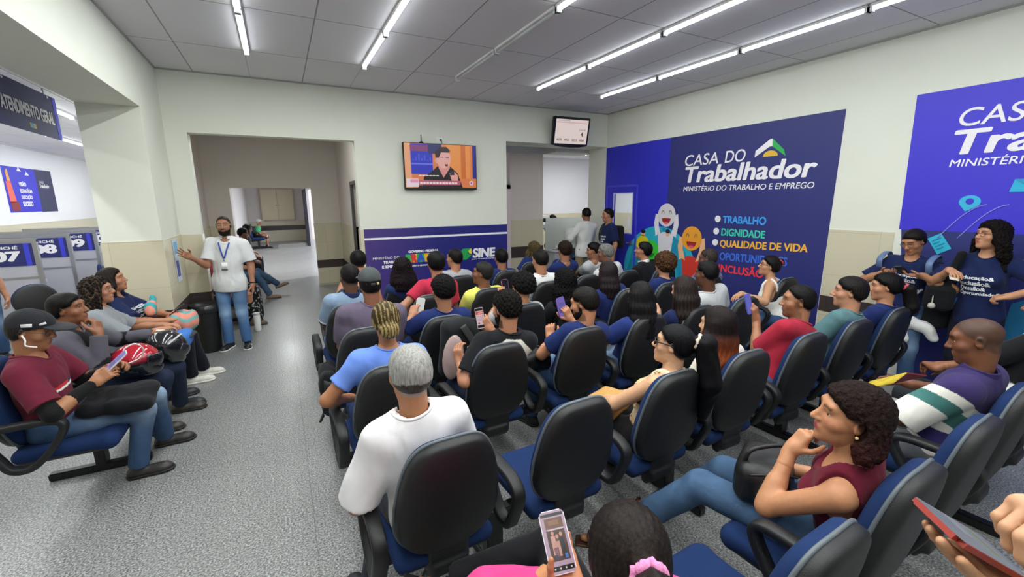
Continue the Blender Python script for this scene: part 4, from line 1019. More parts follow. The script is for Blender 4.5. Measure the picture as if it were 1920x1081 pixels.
    if shoes:
        for j in (0, 1):
            k_, a_, d_ = lk[j]; q = nrm(V3(d_)); up_ = nrm(k_-a_); z0 = a_[2]-.085; sdv = np.cross(q, V3(0, 0, 1))
            if shoes[0] == 'sandal':
                G = Field(); Rf = np.stack([sdv, q, np.cross(sdv, q)], 1)
                G.add(rbox(a_+q*.07-Rf[:, 2]*.080, (.042, .125, .008), .007, Rf))
                so_ = sdf_obj('sandal', G.build(.006*max(1, mul*.8)), M['leather'], root, shoes[1])
                for yy in (.03, .12): link('strap', tube_mesh([a_+q*yy+sdv*.042-Rf[:, 2]*.07, a_+q*yy+sdv*.03-Rf[:, 2]*.03, a_+q*yy-Rf[:, 2]*.015, a_+q*yy-sdv*.03-Rf[:, 2]*.03, a_+q*yy-sdv*.042-Rf[:, 2]*.07], .007, name='strap'), P(shoes[1]), so_)
                continue
            Rf = np.stack([sdv, q, np.cross(sdv, q)], 1)
            G = Field(); G.add(cap(a_-q*.035-Rf[:, 2]*.045, a_+q*.135-Rf[:, 2]*.055, .040, .036)); G.add(ell(a_+q*.12-Rf[:, 2]*.055, (.046, .075, .036), Rf), .02)
            G.add(cap(a_-Rf[:, 2]*.03-q*.01, a_+up_*shoes[3] if len(shoes) > 3 else a_+up_*.005-q*.01, .040, .042), .02)
            base_ = a_-Rf[:, 2]*.078; ax_ = Rf[:, 2]
            G.cut(lambda X, Y, Z: (base_[0]-X)*ax_[0]+(base_[1]-Y)*ax_[1]+(base_[2]-Z)*ax_[2])
            s_ = sdf_obj('shoe', G.build(.0065*max(1, mul*.8)), M['leather'], root, shoes[0])
            G = Field(); G.add(cap(a_-q*.035-Rf[:, 2]*.062, a_+q*.14-Rf[:, 2]*.062, .046, .046)); G.add(ell(a_+q*.12-Rf[:, 2]*.062, (.051, .085, .04), Rf), .02)
            G.cut(lambda X, Y, Z: np.abs((X-base_[0])*ax_[0]+(Y-base_[1])*ax_[1]+(Z-base_[2])*ax_[2]-.004)-.0115)
            sdf_obj('sole', G.build(.0065*max(1, mul*.8)), M['leather'], s_, shoes[1])
            if len(shoes) > 2 and lod == 0:
                for yy in (.03, .055, .08, .105): link('shoelace', tube_mesh([a_+q*yy+sdv*.024-Rf[:, 2]*(.008+yy*.28), a_+q*(yy+.01)+Rf[:, 2]*(.006-yy*.16), a_+q*yy-sdv*.024-Rf[:, 2]*(.008+yy*.28)], .0042, n=6, name='lace'), P(shoes[2]), s_)
    if hair and not (hair['style'] in ('buzz',) and hair.get('nomesh')):
        VQ = hair_mesh(H, hair, N, u, hR, sd)
        hcF = hair['col']
        axd = V3(hair.get('tie', (0, -.06, .11))) if hair['style'] in ('ponytail', 'bun') else V3(0, -.03, .11)
        def hcF(V):
            q = H.local(V); a_ = nrm(axd); e1 = nrm(np.cross(a_, V3(1, .1, .2))); e2 = np.cross(a_, e1); an_ = np.arctan2(q @ e1, q @ e2); rd = np.linalg.norm(q-(q @ a_)[:, None]*a_, axis=1)
            st_ = np.sin(an_*34+3*np.sin(q[:, 2]*20+sd))+.7*np.sin(an_*71+sd+2*np.sin(rd*60))
            return np.array(lin(hair['col']))*(.72+.28*st_)[:, None]
        if 'fn' in hair: fn_ = hair['fn']; hcF = lambda V: np.asarray(fn_(H.local(V), V))*.75
        ho = sdf_obj('hair', VQ, M['curlhair' if hair['style'] in ('afro', 'curly', 'longcurly', 'dreads', 'bob') else 'hair'], root, hcF)
        if hair.get('scrunchie'):
            t_ = H.w(hair.get('tie', (0, -.115, .04))); dv = nrm(H.R @ V3(hair.get('dir', (0, -.55, -.25)))); a1 = nrm(np.cross(dv, V3(1, .2, .1))); a2 = np.cross(dv, a1); R_ = hair.get('sr', .027)
            pts = [t_+dv*.012+(a1*math.cos(t)+a2*math.sin(t))*R_*(1+.06*math.sin(7*t))+dv*.004*math.sin(5*t) for t in [2*math.pi*k_/40 for k_ in range(40)]]
            link('scrunchie', tube_mesh(pts, [.0105+.003*math.sin(k_*2.4) for k_ in range(40)], n=10, closed=True, name='scrunchie'), mat('scrunchie_'+hair['scrunchie'], hair['scrunchie'], .9, bump=.6, scale=250), ho)
    if hair and hair.get('earring'):
        for s in (-1, 1):
            bm = bmesh.new(); bmesh.ops.create_uvsphere(bm, u_segments=10, v_segments=8, radius=.006, matrix=Matrix.Translation(tuple(H.w((s*.083, -.006, -.036))))); bm_obj('earring', bm, P(hair['earring']), root, True)
    if beard and beard[1] >= .6 and lod < 2:
        G = Field(); t = .007
        G.add(H.e((0, .018, -.032), (.0605*jaw+t, .072+t, .092+t*.6))); G.add(H.e((0, .035, -.075), (.047*jaw+t, .050+t, .044)), .02); G.add(H.e((0, .074, -.098), (.021, .018, .02)), .02)
        def keep(X, Y, Z):
            x, y, z = H.loc(X, Y, Z); top = np.where(y > .062, -.066, np.where(y > .02, -.052+.0*y, -.01)); return np.maximum((z-top)*.8, (-.006-y)*.8)
        G.cut(keep); G.warp(bumps(.0018, 300, sd)); sdf_obj('beard', G.build(hR*.8), M['curlhair'], root, beard[0])
    if eyes:
        for s in (-1, 1):
            c = H.w((s*.031, .0665, .009)); bm = bmesh.new(); bmesh.ops.create_uvsphere(bm, u_segments=16, v_segments=12, radius=.0130*H.k)
            fwd = Vector(H.R @ nrm(V3(s*.05, 1, 0)))
            for v in bm.verts: v.co += Vector(c)
            for fc in bm.faces:
                d = (fc.calc_center_median()-Vector(c)).normalized().dot(fwd); fc.material_index = 1 if d > .88 else 0
            o = bm_obj('eye', bm, [P('e8e2da'), P('20120c')], root, True)
    if glasses:
        R_ = .0225; pts_all = []; g = empty('spectacles'); 
        bpy.data.objects.remove(g)
        mm = P(glasses[0]); first = None
        for s in (-1, 1):
            ring = [H.w((s*.033+R_*1.12*math.cos(t), .096-.02*abs(math.cos(t)*.3+s*0), .007+R_*.86*math.sin(t))) for t in [2*math.pi*k_/20 for k_ in range(20)]]
            o = link('glasses', tube_mesh(ring, .0016*glasses[2], n=6, closed=True, name='rim'), mm, root)
            if first is None: first = o
            else: o.parent = first; o.name = 'rim'
            t_ = link('temple', tube_mesh([H.w((s*.058, .094, .012)), H.w((s*.076, .05, .014)), H.w((s*.082, -.012, .012)), H.w((s*.080, -.028, -.004))], .0018*glasses[2], n=6, name='temple'), mm, first)
            if glasses[1]:
                bm = bmesh.new(); bm.faces.new([bm.verts.new(H.w((s*.033+R_*1.1*math.cos(t), .0955, .007+R_*.84*math.sin(t)))) for t in [2*math.pi*k_/20 for k_ in range(20)]]); bmesh.ops.solidify(bm, geom=bm.faces[:], thickness=.001); bm_obj('lens', bm, P(glasses[1]), first)
        link('bridge', tube_mesh([H.w((-.011, .096, .012)), H.w((0, .100, .015)), H.w((.011, .096, .012))], .0017*glasses[2], n=6, name='bridge'), mm, first)
    if cap_:
        c = cap_['col']; G = Field(); back = cap_.get('back')
        G.add(H.e((0, -.013, .040), (.083, .104, .094))); G.add(H.e((0, .03, .055), (.07, .07, .06)), .03)
        G.cut(lambda X, Y, Z: (lambda q: (.030+.10*q[1]*(1 if not back else .2)-q[2])*H.k)(H.loc(X, Y, Z))); co = sdf_obj('cap', G.build(hR*.8), M['cloth'], root, c)
        if not back or cap_.get('brim'):
            G = Field(); G.add(H.e((0, .125, .042), (.078, .085, .012))); G.sub(H.e((0, .125, .018), (.09, .10, .026)), .004); G.cut(lambda X, Y, Z: (lambda q: (.07-q[1])*H.k)(H.loc(X, Y, Z))); sdf_obj('brim', G.build(hR*.7), M['cloth'], co, cap_.get('brimcol', c))
        if back:
            link('strap', tube_mesh([H.w((-.05, -.094, .012)), H.w((0, -.119, .008)), H.w((.05, -.094, .012))], 0, n=10, name='strap', sec=(.009, .003), up=tuple(H.R[:, 2])), P('23262a'), co); link('buckle', tube_mesh([H.w((.028, -.110, .010)), H.w((.045, -.100, .011))], 0, n=10, sec=(.010, .004), up=tuple(H.R[:, 2]), name='buckle'), P('b7a98a'), co)
        for mk in cap_.get('marks', ()):
            link('badge', tube_mesh([H.w(mk[0]), H.w(mk[1])], 0, n=10, sec=(mk[2], .004), up=tuple(H.R[:, 2]), name='badge'), P('e6e6e6'), co)
    return dict(root=root, H=H, Rw=Rw, pos=pos, T=T, wr=wr, el=el, S=(SL, SR), N=N, u=u, r=r, f=f, hd=hd, hn=hn, lk=lk)

# ------------------------------------------------------------------ beam benches
def outline(n=56):
    pts = []
    for k in range(n):
        t = 2*math.pi*k/n; c, s = math.cos(t), math.sin(t); e = 2/4.2
        x = math.copysign(abs(c)**e, c); z = math.copysign(abs(s)**e, s)
        zz = (z+1)/2; w = .226*(1-.26*max(0, (zz-.38)/.62)**1.4-.22*max(0, (.38-zz)/.38)**1.8)
        pts.append((x*w, .465+zz*.535))
    return pts
OL = outline()
def back_y(x, z):                      # leaning, slightly dished back plane, y = 0 at its top
    s = (1.0-z); return .085*s/.535+.05*(s/.535)**2*.25 - .0 - .55*(x*x)*-0 + .22*x*x
def ringed(prof, mirror=1):
    """prof: list of (scale, depth) rings from the rim to the middle"""
    V = []; Q = []; n = len(OL); cz = .735
    for sc, d in prof:
        for x, z in OL:
            xx = x*sc; zz = cz+(z-cz)*sc; V.append((xx, back_y(xx, zz)+d, zz))
    for i in range(len(prof)-1):
        for k in range(n):
            q = (i*n+k, i*n+(k+1) % n, (i+1)*n+(k+1) % n, (i+1)*n+k); Q.append(q if mirror > 0 else q[::-1])
    c = len(V); i = len(prof)-1; V.append((0, back_y(0, cz)+prof[-1][1], cz))
    for k in range(0, n, 2):
        q = (i*n+k, i*n+k+1, i*n+(k+2) % n, c); Q.append(q if mirror > 0 else q[::-1])
    return V, Q
V_, Q_ = ringed([(.985, .030), (1.0, .016), (.995, .0), (.975, -.016), (.93, -.026), (.80, -.031), (.5, -.033), (.2, -.033)])
ME_SHELL = np_mesh('backrest_shell', V_, Q_)
V_, Q_ = ringed([(.975, .018), (.985, .036), (.975, .052), (.94, .066), (.85, .076), (.6, .080), (.3, .080)], -1)
ME_CUSH = np_mesh('back_cushion', V_, Q_)
ME_TRIM = tube_mesh([(x*1.0, back_y(x, z)+.024, .735+(z-.735)*1.0) for x, z in OL], .0075, n=8, closed=True, name='edge_trim')
def seat_field():
    F = Field(); F.add(rbox((0, .33, .432), (.225, .235, .042), .04)); F.add(cap((-.17, .54, .425), (.17, .54, .425), .045), .05); F.sub(ell((0, .30, .60), (.19, .20, .135)), .05); return F
def col0(m): return m
ME_SEAT = np_mesh('seat', *seat_field().build(.009))
F = Field(); F.add(rbox((0, .33, .405), (.215, .22, .028), .026)); F.add(rbox((0, .33, .375), (.10, .12, .03), .01), .02); ME_SHELL2 = np_mesh('seat_shell', *F.build(.009))
F = Field(); F.add(rbox((0, .11, .44), (.095, .022, .14), .015, rot(0, 14, 0))); F.add(rbox((0, .20, .365), (.085, .12, .03), .015), .03); ME_BRK = np_mesh('back_bracket', *F.build(.008))
ARM_P = smoothpath([(0, .10, .47), (0, .05, .60), (0, .10, .655), (0, .20, .665), (0, .33, .665), (0, .385, .64), (0, .375, .58), (0, .30, .47), (0, .22, .40), (0, .14, .405)], 5, True)
def arm_mesh():
    V = []; Q = []; n = 10; m = len(ARM_P)
    me = tube_mesh(ARM_P, 0, n=12, closed=True, name='armrest', sec=(.030, .019), up=(1, 0, 0))
    return me
ME_ARM = arm_mesh()
for me_, m_ in ((ME_SHELL, 'black'), (ME_CUSH, 'bluefab'), (ME_TRIM, 'trimgrey'), (ME_SEAT, 'bluefab'), (ME_SHELL2, 'black'), (ME_BRK, 'black'), (ME_ARM, 'black')): me_.materials.append(M[m_])
def part(name, me, parent, loc=(0, 0, 0)):
    o = bpy.data.objects.new(name, me); COL.objects.link(o); o.parent = parent; o.location = loc; return o
def bench(label, x0, y0, yaw, xs, group='beam benches of the waiting area', posts=None, arms=None):
    """xs: seat positions along the bench's own x axis"""
    r = empty('beam_bench', (x0, y0, 0), yaw); tag(r, label, 'bench', group)
    for x in xs:
        s = part('seat', ME_SEAT, r, (x, 0, 0)); part('seat_shell', ME_SHELL2, s)
        k = part('backrest', ME_SHELL, r, (x, 0, 0)); part('back_cushion', ME_CUSH, k); part('edge_trim', ME_TRIM, k); part('back_bracket', ME_BRK, k)
    for x in (arms if arms is not None else sorted(set([xs[0]-.29]+[(a+c)/2 for a, c in zip(xs, xs[1:])]+[xs[-1]+.29]))): part('armrest', ME_ARM, r, (x, 0, 0))
    a, c = xs[0]-.26, xs[-1]+.26
    box('beam', a, c, .29, .35, .30, .36, M['blackmetal'], r, .004)
    for p in (posts if posts else ([(xs[0]+xs[1])/2, (xs[-1]+xs[-2])/2] if len(xs) > 2 else [xs[0]] if len(xs) == 1 else [(xs[0]+xs[1])/2])):
        l = box('leg', p-.045, p+.045, .29, .35, .05, .31, M['blackmetal'], r, .004); box('foot_bar', p-.03, p+.03, .03, .60, 0, .055, M['blackmetal'], l, .008)
ROW = {}
def brow_(key, label, y, slope, xs, **k):
    a = math.atan(slope); xm = xs[0]; ym = y+slope*(xm-.5)
    bench(label, xm, ym, a, [(x-xm)/math.cos(a) for x in xs], **k)
brow_('r0a', 'navy and black beam bench where the woman in the maroon top sits', .455, .045, (.58, 1.26, 1.84, 2.48, 3.12, 3.77))
brow_('r1a', 'four-seat navy and black beam bench behind the white-haired man, with one free seat beside him', 1.46, .032, (.50, 1.14, 1.79, 2.42))
brow_('r1b', 'three-seat navy and black beam bench of the man in red and the man in teal', 1.46, .032, (3.10, 3.76, 4.45))
brow_('r2a', 'four-seat navy and black beam bench carrying the man in the black and cream raglan shirt', 2.35, .035, (.48, 1.17, 1.86, 2.50), arms=[-.29, .29, .40, 1.035, 1.70, 2.31])
brow_('r2b', 'two-seat navy and black beam bench of the woman with long brown hair', 2.35, .035, (3.12, 3.75))
brow_('r3a', 'four-seat navy and black beam bench starting with the man in the dark grey cap', 3.18, .05, (.48, 1.09, 1.86, 2.42))
brow_('r3b', 'three-seat navy and black beam bench where the woman with short brown curls sits', 3.18, .05, (3.12, 3.70, 4.42))
brow_('r3c', 'single navy and black beam seat of the woman in the white tank top', 2.64, .05, (5.08,), posts=[0])
brow_('r4a', 'four-seat navy and black beam bench of the man in the yellow t-shirt', 4.03, .02, (.48, 1.24, 1.88, 2.61))
brow_('r4b', 'three-seat navy and black beam bench of the man in the black jacket with white stripe', 4.12, .02, (3.24, 3.90, 4.55))
brow_('r5a', 'navy and black beam bench in front of the wall panel with the government logos', 4.86, .06, (.62, 1.19, 1.91, 2.55, 3.44))
brow_('r6a', 'navy and black beam bench farthest from the camera, before the water counter', 5.42, .04, (3.25, 3.84, 4.44))
# bench on the left, facing the room
bench('navy and black beam bench on the left, seating four people who face across the hall', -1.64, 3.42, -math.pi/2, [-.20, -.85, -1.50, -2.13], posts=[-.52, -1.85], arms=[.09, -.525, -1.175, -1.815, -2.42])
bench('black bench along the corridor wall behind the standing man', -1.2, 7.9, -math.pi/2, [0, -.65, -1.3, -2.0])
bench('dark bench in the far hall with two people in black', -1.22, 11.4, -math.pi/2, [-.5, -1.1, -1.65])
bench('dark bench of the old man in green at the end of the corridor', -1.22, 20.8, -math.pi/2, [-.0, -.6, -1.2])
# ------------------------------------------------------------------ phones, papers, bags
def frame(n, up):
    n = nrm(n); up = V3(up); up = nrm(up-n*(up@n)); rt = np.cross(up, n); return Matrix(((rt[0], n[0], up[0], 0), (rt[1], n[1], up[1], 0), (rt[2], n[2], up[2], 0), (0, 0, 0, 1)))
def phone(label, c, n, up, case='202226', kind='off', size=(.074, .158)):
    """c centre, n the way the screen looks, up its top"""
    r = empty('smartphone', (0, 0, 0)); tag(r, label, 'phone', 'phones in hands'); r.matrix_world = Matrix.Translation(c) @ frame(n, up)
    w, h = size[0]/2, size[1]/2
    bm = bmesh.new(); add_box(bm, -w, w, -.0035, .0045, -h, h)
    bmesh.ops.bevel(bm, geom=[e for e in bm.edges if abs((e.verts[0].co-e.verts[1].co).y) > .005], offset=.010, segments=4, affect='EDGES')
    bm_obj('case', bm, mat('phone_case_'+case, case, .35), r)
    pl = Plane((0, .0045, 0), (-1, 0, 0), (0, 0, 1))
    def R(a0, b0, a1, b1, c, lift, s=.9, nm='screen_patch'): return poly(nm, pl, rect(-w*.93+a0*1.86*w, -h*.93+b0*1.86*h, -w*.93+a1*1.86*w, -h*.93+b1*1.86*h), glow(c, s), sc, lift, .0002)
    rc = .007; rr_ = [(sx*(w*.94-rc)+rc*math.cos(t), sy*(h*.972-rc)+rc*math.sin(t)) for sx, sy, t0 in ((1, 1, 0), (-1, 1, .5), (-1, -1, 1), (1, -1, 1.5)) for t in [math.pi*(t0+k/8) for k in range(5)]]
    sc = poly('screen', pl, rr_, {'off': M['screen_off']}.get(kind) or glow({'red': 'f2d6dc', 'chat': '9aa0a6', 'photo': 'd9b6cf', 'violet': '8f7bd6', 'white': 'dfe6e0', 'blue': '7a7be0'}[kind], .85), r, .0002, .0003)
    W_, H_ = w, h
    if kind == 'red':
        R(.04, .86, .96, .985, '20141a', .0006, .3); R(.04, .68, .96, .82, 'f0503f', .0006); R(.1, .72, .7, .76, 'f8d8d0', .001); R(.04, .015, .96, .15, '101014', .0006, .3)
        for k in range(4): R(.12, .58-k*.07, .85-.1*(k % 2), .60-k*.07, 'c79aa6', .0006)
        R(.62, .2, .86, .28, 'b06a7c', .001)
    if kind == 'chat':
        R(.05, .5, .5, .62, 'a9afb4', .0006); R(.12, .24, .72, .36, '8a9878', .0006)
        for k in range(4): R(.1, .9-k*.1, .62, .905-k*.1, '5b6168', .0006)
        R(.0, .0, 1, .14, '8b8f9c', .0006)
    if kind == 'photo':
        R(.03, .93, .97, .985, '1c1420', .0006, .3); R(.10, .72, .86, .90, '8a5a3a', .0006); R(.28, .78, .7, .86, 'a9764e', .001); R(.10, .18, .86, .70, '5a3326', .0006); R(.03, .02, .97, .10, '171318', .0006, .3)
        R(.12, .69, .8, .71, 'f2dfe8', .001)
        for a, b0, b1, cc in ((.22, .22, .55, '17121a'), (.40, .25, .50, 'e8a998'), (.55, .28, .60, 'efb3a6'), (.50, .2, .40, '4a3f66')): R(a, b0, a+.18, b1, cc, .0012)
        for a, bb in ((.31, .60), (.47, .57), (.62, .63), (.58, .45)): poly('screen_patch', pl, circ(-w+a*2*w, -h+bb*2*h, .0045, .0055, 14), glow('e9a892', .9), sc, .0016, .0002)
        R(.18, .2, .30, .28, '4f86e0', .0018)
        for k in range(4): R(.12+k*.22, .045, .18+k*.22, .075, 'f4f0f4', .001)
    if kind == 'violet':
        R(.1, .2, .9, .5, '5f56a8', .0006); R(.2, .55, .8, .75, '766ac0', .0006)
    return r
def lump(name, label, cat, F, m, col=None, h=.009, group=None, loc=None):
    """a soft bag-like thing: an Empty with its main mesh"""
    VQ = F.build(h); base = V3(VQ[0].mean(0)); base[2] = VQ[0][:, 2].min()
    r = empty(name, tuple(base)); tag(r, label, cat, group)
    return r, sdf_obj('bag_body' if cat == 'bag' else 'shell', (VQ[0]-base, VQ[1]), m, r, col), base

# ------------------------------------------------------------------ everyone in the room
NAVY, NAVY2 = '1c2a5e', '17224a'
def R1(x): return 1.46+.032*(x-.5)
def R0(x): return .455+.045*(x-.5)
def R2(x): return 2.35+.035*(x-.5)
def R3(x): return 3.18+.05*(x-.5)
def R4(x): return 4.03+.02*(x-.5)
SLOGAN = [('Educação&', 'front', -.11, .30, .22, .038, 'eef0f4', .03), ('Inclusão&', 'front', -.11, .255, .20, .036, 'eef0f4', .03), ('Desafio&', 'front', -.11, .21, .17, .036, 'eef0f4', .03), ('Oportunidade&', 'front', -.11, .165, .25, .036, 'eef0f4', .03)]
BACKMARK = [('trabalho', 'back', -.06, .385, .12, .022, 'dfe4ee', .03), (None, 'back', -.02, .335, .035, .035, 'c9d2e0', 0)]
JEANS = dict(col='3d577f', mat='denim', name='jeans', fade='7f97b5')
DARKJ = dict(col='222b40', mat='denim', name='jeans')
BLACKP = dict(col='17171b', name='trousers')
# ---- first occupied row in front of the camera
person('grey-haired man in a white t-shirt seated with his back to the camera', (.47, R1(.5)+.25), 0, (.405, 1.69, 1.205), (4, -4, 2), skin='b07a58', shirt=dict(col='e6e3e6', loose=.022, sleeve=.95, neck=.010), pants=dict(col='2c313a'), shoes=('23262b', 'c9c9c6'), belly=.95, b=.98,
       hair=dict(style='short', t=.012, col='9d9c98', fn=lambda q, V: np.where((q[:, 2] < -.01)[:, None], np.array(lin('4b4642'))*np.ones((len(q), 1)), np.array(lin('a9a8a3'))*np.ones((len(q), 1)))),
       arms=(dict(l=(-.24, .20, .60), h=(-.6, -1, -.3), d=(.3, 1, -.4)), dict(l=(.14, .30, .66))), legs=[((.33, 2.05, .47), (.22, 1.90, .085), (-.5, .9, 0)), ((.62, 2.12, .49), (.62, 2.10, .085), (.2, 1, 0))])
person('woman with black ponytail, sunglasses and a patterned sleeveless top', (1.80, R1(1.8)+.24), 0, (1.86, 1.64, 1.105), (32, 6, 4), fem=True, skin='d0a07c', eyes=True,
       shirt=dict(col='e6d2ae', sleeve=0, loose=.008, scoop=.04, name='blouse', fn=lambda x, y, z, t, V: np.where(np.sin(190*x+60*z+5*np.sin(22*z+18*x)) > .75, '6d5138', np.where(np.sin(9*z+14*x) > .3, 'e9d5b2', 'dcb98c'))),
       pants=BLACKP, glasses=('14141a', '0b0b10', 2.2), hair=dict(style='ponytail', col='0d0d11', len=.42, tr=.055, tie=(0, -.118, .055), dir=(0, -.8, -.1), scrunchie='d9c7b6', sr=.034, sway=.02),
       arms=(dict(l=(-.10, .30, .66), h=(-1, -.25, -.5)), None))
person('woman with long dark hair turning copper red at the ends', (2.43, R1(2.42)+.24), 0, (2.36, 1.75, 1.115), (12, 0, 2), fem=True, skin='c99a78', shirt=dict(col='ddd8cc', sleeve=.6), pants=BLACKP,
       hair=dict(style='long', len=.40, w=1.15, t=.02, fn=lambda q, V: np.array(lin('1a1110'))*(1-np.clip((-.02-q[:, 2])/.14, 0, 1))[:, None]+np.array(lin('8a4322'))*np.clip((-.02-q[:, 2])/.14, 0, 1)[:, None], col='1a1110'))
person('man in a red t-shirt holding up a phone in a violet-blue case', (3.12, R1(3.1)+.27), 0, (3.27, 1.78, 1.16), (38, -2, 4), skin='9c6b4d', eyes=True, shirt=dict(col='a02438', loose=.014, sleeve=.85), pants=JEANS, b=1.03,
       beard=('1a1311', .45), hair=dict(style='short', t=.008, col='12100f', line='recede'), arms=(dict(w=(3.20, 2.03, .97), h=(-.5, -.3, -1), dw=(-.25, .1, 1), nw=(-.2, 1, .1), curl=1.0), dict(l=(.12, .28, .66))))
phone('violet-blue phone raised by the man in the red t-shirt', (3.13, 2.06, 1.10), (.1, -1, .25), (-.12, .3, 1), '4f5fc4', 'blue')
person('man in a faded teal t-shirt seen from the side beyond the man in red', (3.80, R1(3.76)+.25), 0, (3.90, 1.75, 1.165), (30, 0, 2), skin='b98467', eyes=True, shirt=dict(col='54777c', loose=.014), pants=JEANS, hair=dict(style='short', t=.016, col='1b1716'), nose=1.04)
person('woman in a navy shirt with a low ponytail tied by a pink band', (4.45, R1(4.45)+.25), 0, (4.47, 1.75, 1.15), (32, -4, 4), fem=True, skin='b47f5f', eyes=True, shirt=dict(col=NAVY, loose=.014), pants=JEANS,
       hair=dict(style='ponytail', col='120f10', t=.018, len=.26, tr=.045, tie=(0, -.12, .01), dir=(0, -.7, -.5), scrunchie='c05a62'))
# ---- row nearest the camera
person('woman with a dark brown ponytail and pink scrunchie sitting directly below the camera', (.63, .70), 8, (.578, .592, 1.150), (-38, -18, 2), fem=True, skin='b98058', eyes=True, shirt=dict(col='cf3f7d', loose=.014, sleeve=.8), pants=dict(col='15151a'),
       hair=dict(style='ponytail', col='221a17', len=.34, tr=.036, t=.012, tie=(.012, -.120, .035), dir=(.05, -.9, -.2), scrunchie='e58ab9', sr=.026),
       arms=(dict(w=(.608, .819, .855), h=(-1, -.2, -.8), dw=(.10, .72, .66), nw=(-.32, -.63, .70), curl=.30, thumb=.95, spread=.05), dict(l=(.10, .30, .68))),
       legs=[((.55, 1.18, .52), (.57, 1.22, .085), (0, 1, 0)), ((.80, 1.22, .60), (.47, 1.40, .44), (-.8, .35, .35))], shoes=('sandal', '1c1a1a'))
phone('white-backed phone showing a photo of a family, held by the woman with the pink scrunchie', (.600, .890, .957), (-.32, -.63, .70), (.15, .704, .657), 'd9dadd', 'photo')
person('woman in a sleeveless maroon top resting her chin on her hand', (1.92, .74), 10, (1.765, .735, 1.115), (34, 6, -4), fem=True, skin='bd8560', eyes=True, lips='b14a55', brow='3a261d', nose=1.02, hscale=1.04,
       shirt=dict(col='651a2c', sleeve=0, loose=.010, scoop=.03, strap=.125, name='blouse'), pants=dict(col='46607f', mat='denim', name='jeans'),
       hair=dict(style='bob', len=.06, t=.023, w=1.25, ears=True, earring='e2c48a', line='back', side=0, col='2a1714', drop=.0, fn=lambda q, V: np.array(lin('241613'))+np.clip((.02-q[:, 2])/.12, 0, 1)[:, None]*(np.array(lin('3c1a16'))-np.array(lin('241613')))),
       arms=(dict(w=(1.765, .915, .885), hw=(-.6, .2, -1), dw=(.40, -.30, .80), nw=(.75, -.35, -.3), curl=1.2, point=(0,), thumb=.4), dict(l=(.05, .24, .70))),
       legs=[((1.68, 1.26, .53), (1.45, 1.62, .085), (-.7, .6, 0)), ((1.90, 1.29, .52), (1.86, 1.68, .085), (-.4, .8, 0))], shoes=('sandal', '4a2c1c'))
def polo(x, y, z, t, V):
    c = np.abs(x)*.62+np.maximum(0, 1-z)*.42+.06*t
    low = np.where((t <= 0) & (z < .34) & (z > .16), '352f66', 'e4e1d8')
    return np.select([c < .20, c < .255, c < .335], ['372c5c', 'dedbd2', '3f706c'], low)
person('man with shaved head in a striped polo shirt reading a booklet', (3.12, .87), 0, (3.10, .80, 1.17), (22, -14, 4), skin='70452f', eyes=True, b=1.05, hscale=1.0, shirt=dict(col='e4e1d8', loose=.02, sleeve=.98, h=.0042, fn=polo, collar='372c5c', name='polo_shirt'), pants=dict(col='6f7276', mat='denim'),
       hair=dict(style='buzz', col='241a16', nomesh=True, line='recede', buzz=.7), brow='1c1412', arms=(dict(w=(3.02, 1.13, .76), h=(-1, -.5, -.6), dw=(.35, .9, .1), nw=(-.2, .3, -1), curl=.7), dict(w=(3.30, 1.10, .78), h=(.9, -.3, -.6), dw=(-.1, 1, .1), nw=(-.3, .3, -1), curl=.7)))
person('person in white and black at the right edge with hands clasped over grey trousers', (4.05, .88), 0, (4.24, .80, 1.20), (10, 0, 0), skin='8a5a40', fem=False, shirt=dict(col='dcdcd8', fn=lambda x, y, z, t, V: np.where((np.abs(x) > .07) & (z > .3), '17171a', 'e2e2de'), sleeve=.9), pants=dict(col='2f3338'), hair=dict(style='short', col='15110f'),
       arms=(dict(w=(3.90, 1.20, .72), dw=(.7, .6, 0), curl=.8), dict(w=(4.08, 1.22, .70), dw=(-.7, .5, 0), curl=.8)), legs=[((3.90, 1.30, .50), (3.92, 1.32, .085), (0, 1, 0)), ((4.10, 1.32, .50), (4.10, 1.34, .085), (0, 1, 0))])
# ---- second row
def streak(a, b_, f=46):
    return lambda q, V: np.where((np.sin(np.arctan2(q[:, 0], -q[:, 1])*f/3+2*np.sin(q[:, 2]*40)) > .25)[:, None]*(q[:, 1] < .02)[:, None], np.array(lin(b_)), np.array(lin(a)))
person('woman in a light blue t-shirt with her streaked blonde hair gathered in a bun', (.48, R2(.5)+.26), 0, (.50, 2.60, 1.195), (-4, -8, 0), fem=True, skin='a8714f', b=1.05, fat=1.12, shirt=dict(col='6d8fe0', loose=.012), pants=dict(col='26345a', mat='denim', name='jeans'), shoes=('sandal', '7a5a46'),
       hair=dict(style='bun', t=.012, col='2a2119', tie=(.005, -.115, -.045), br=(.062, .042, .052), fn=lambda q, V: np.where(((np.sin(q[:, 0]*330+1.5*np.sin(q[:, 2]*35)+q[:, 1]*60) > .62-.9*(q[:, 2] < -.005)))[:, None], np.array(lin('a8925f')), np.array(lin('43351f')))),
       arms=(dict(l=(-.20, .16, .68), h=(-1, -.5, -.3)), None))
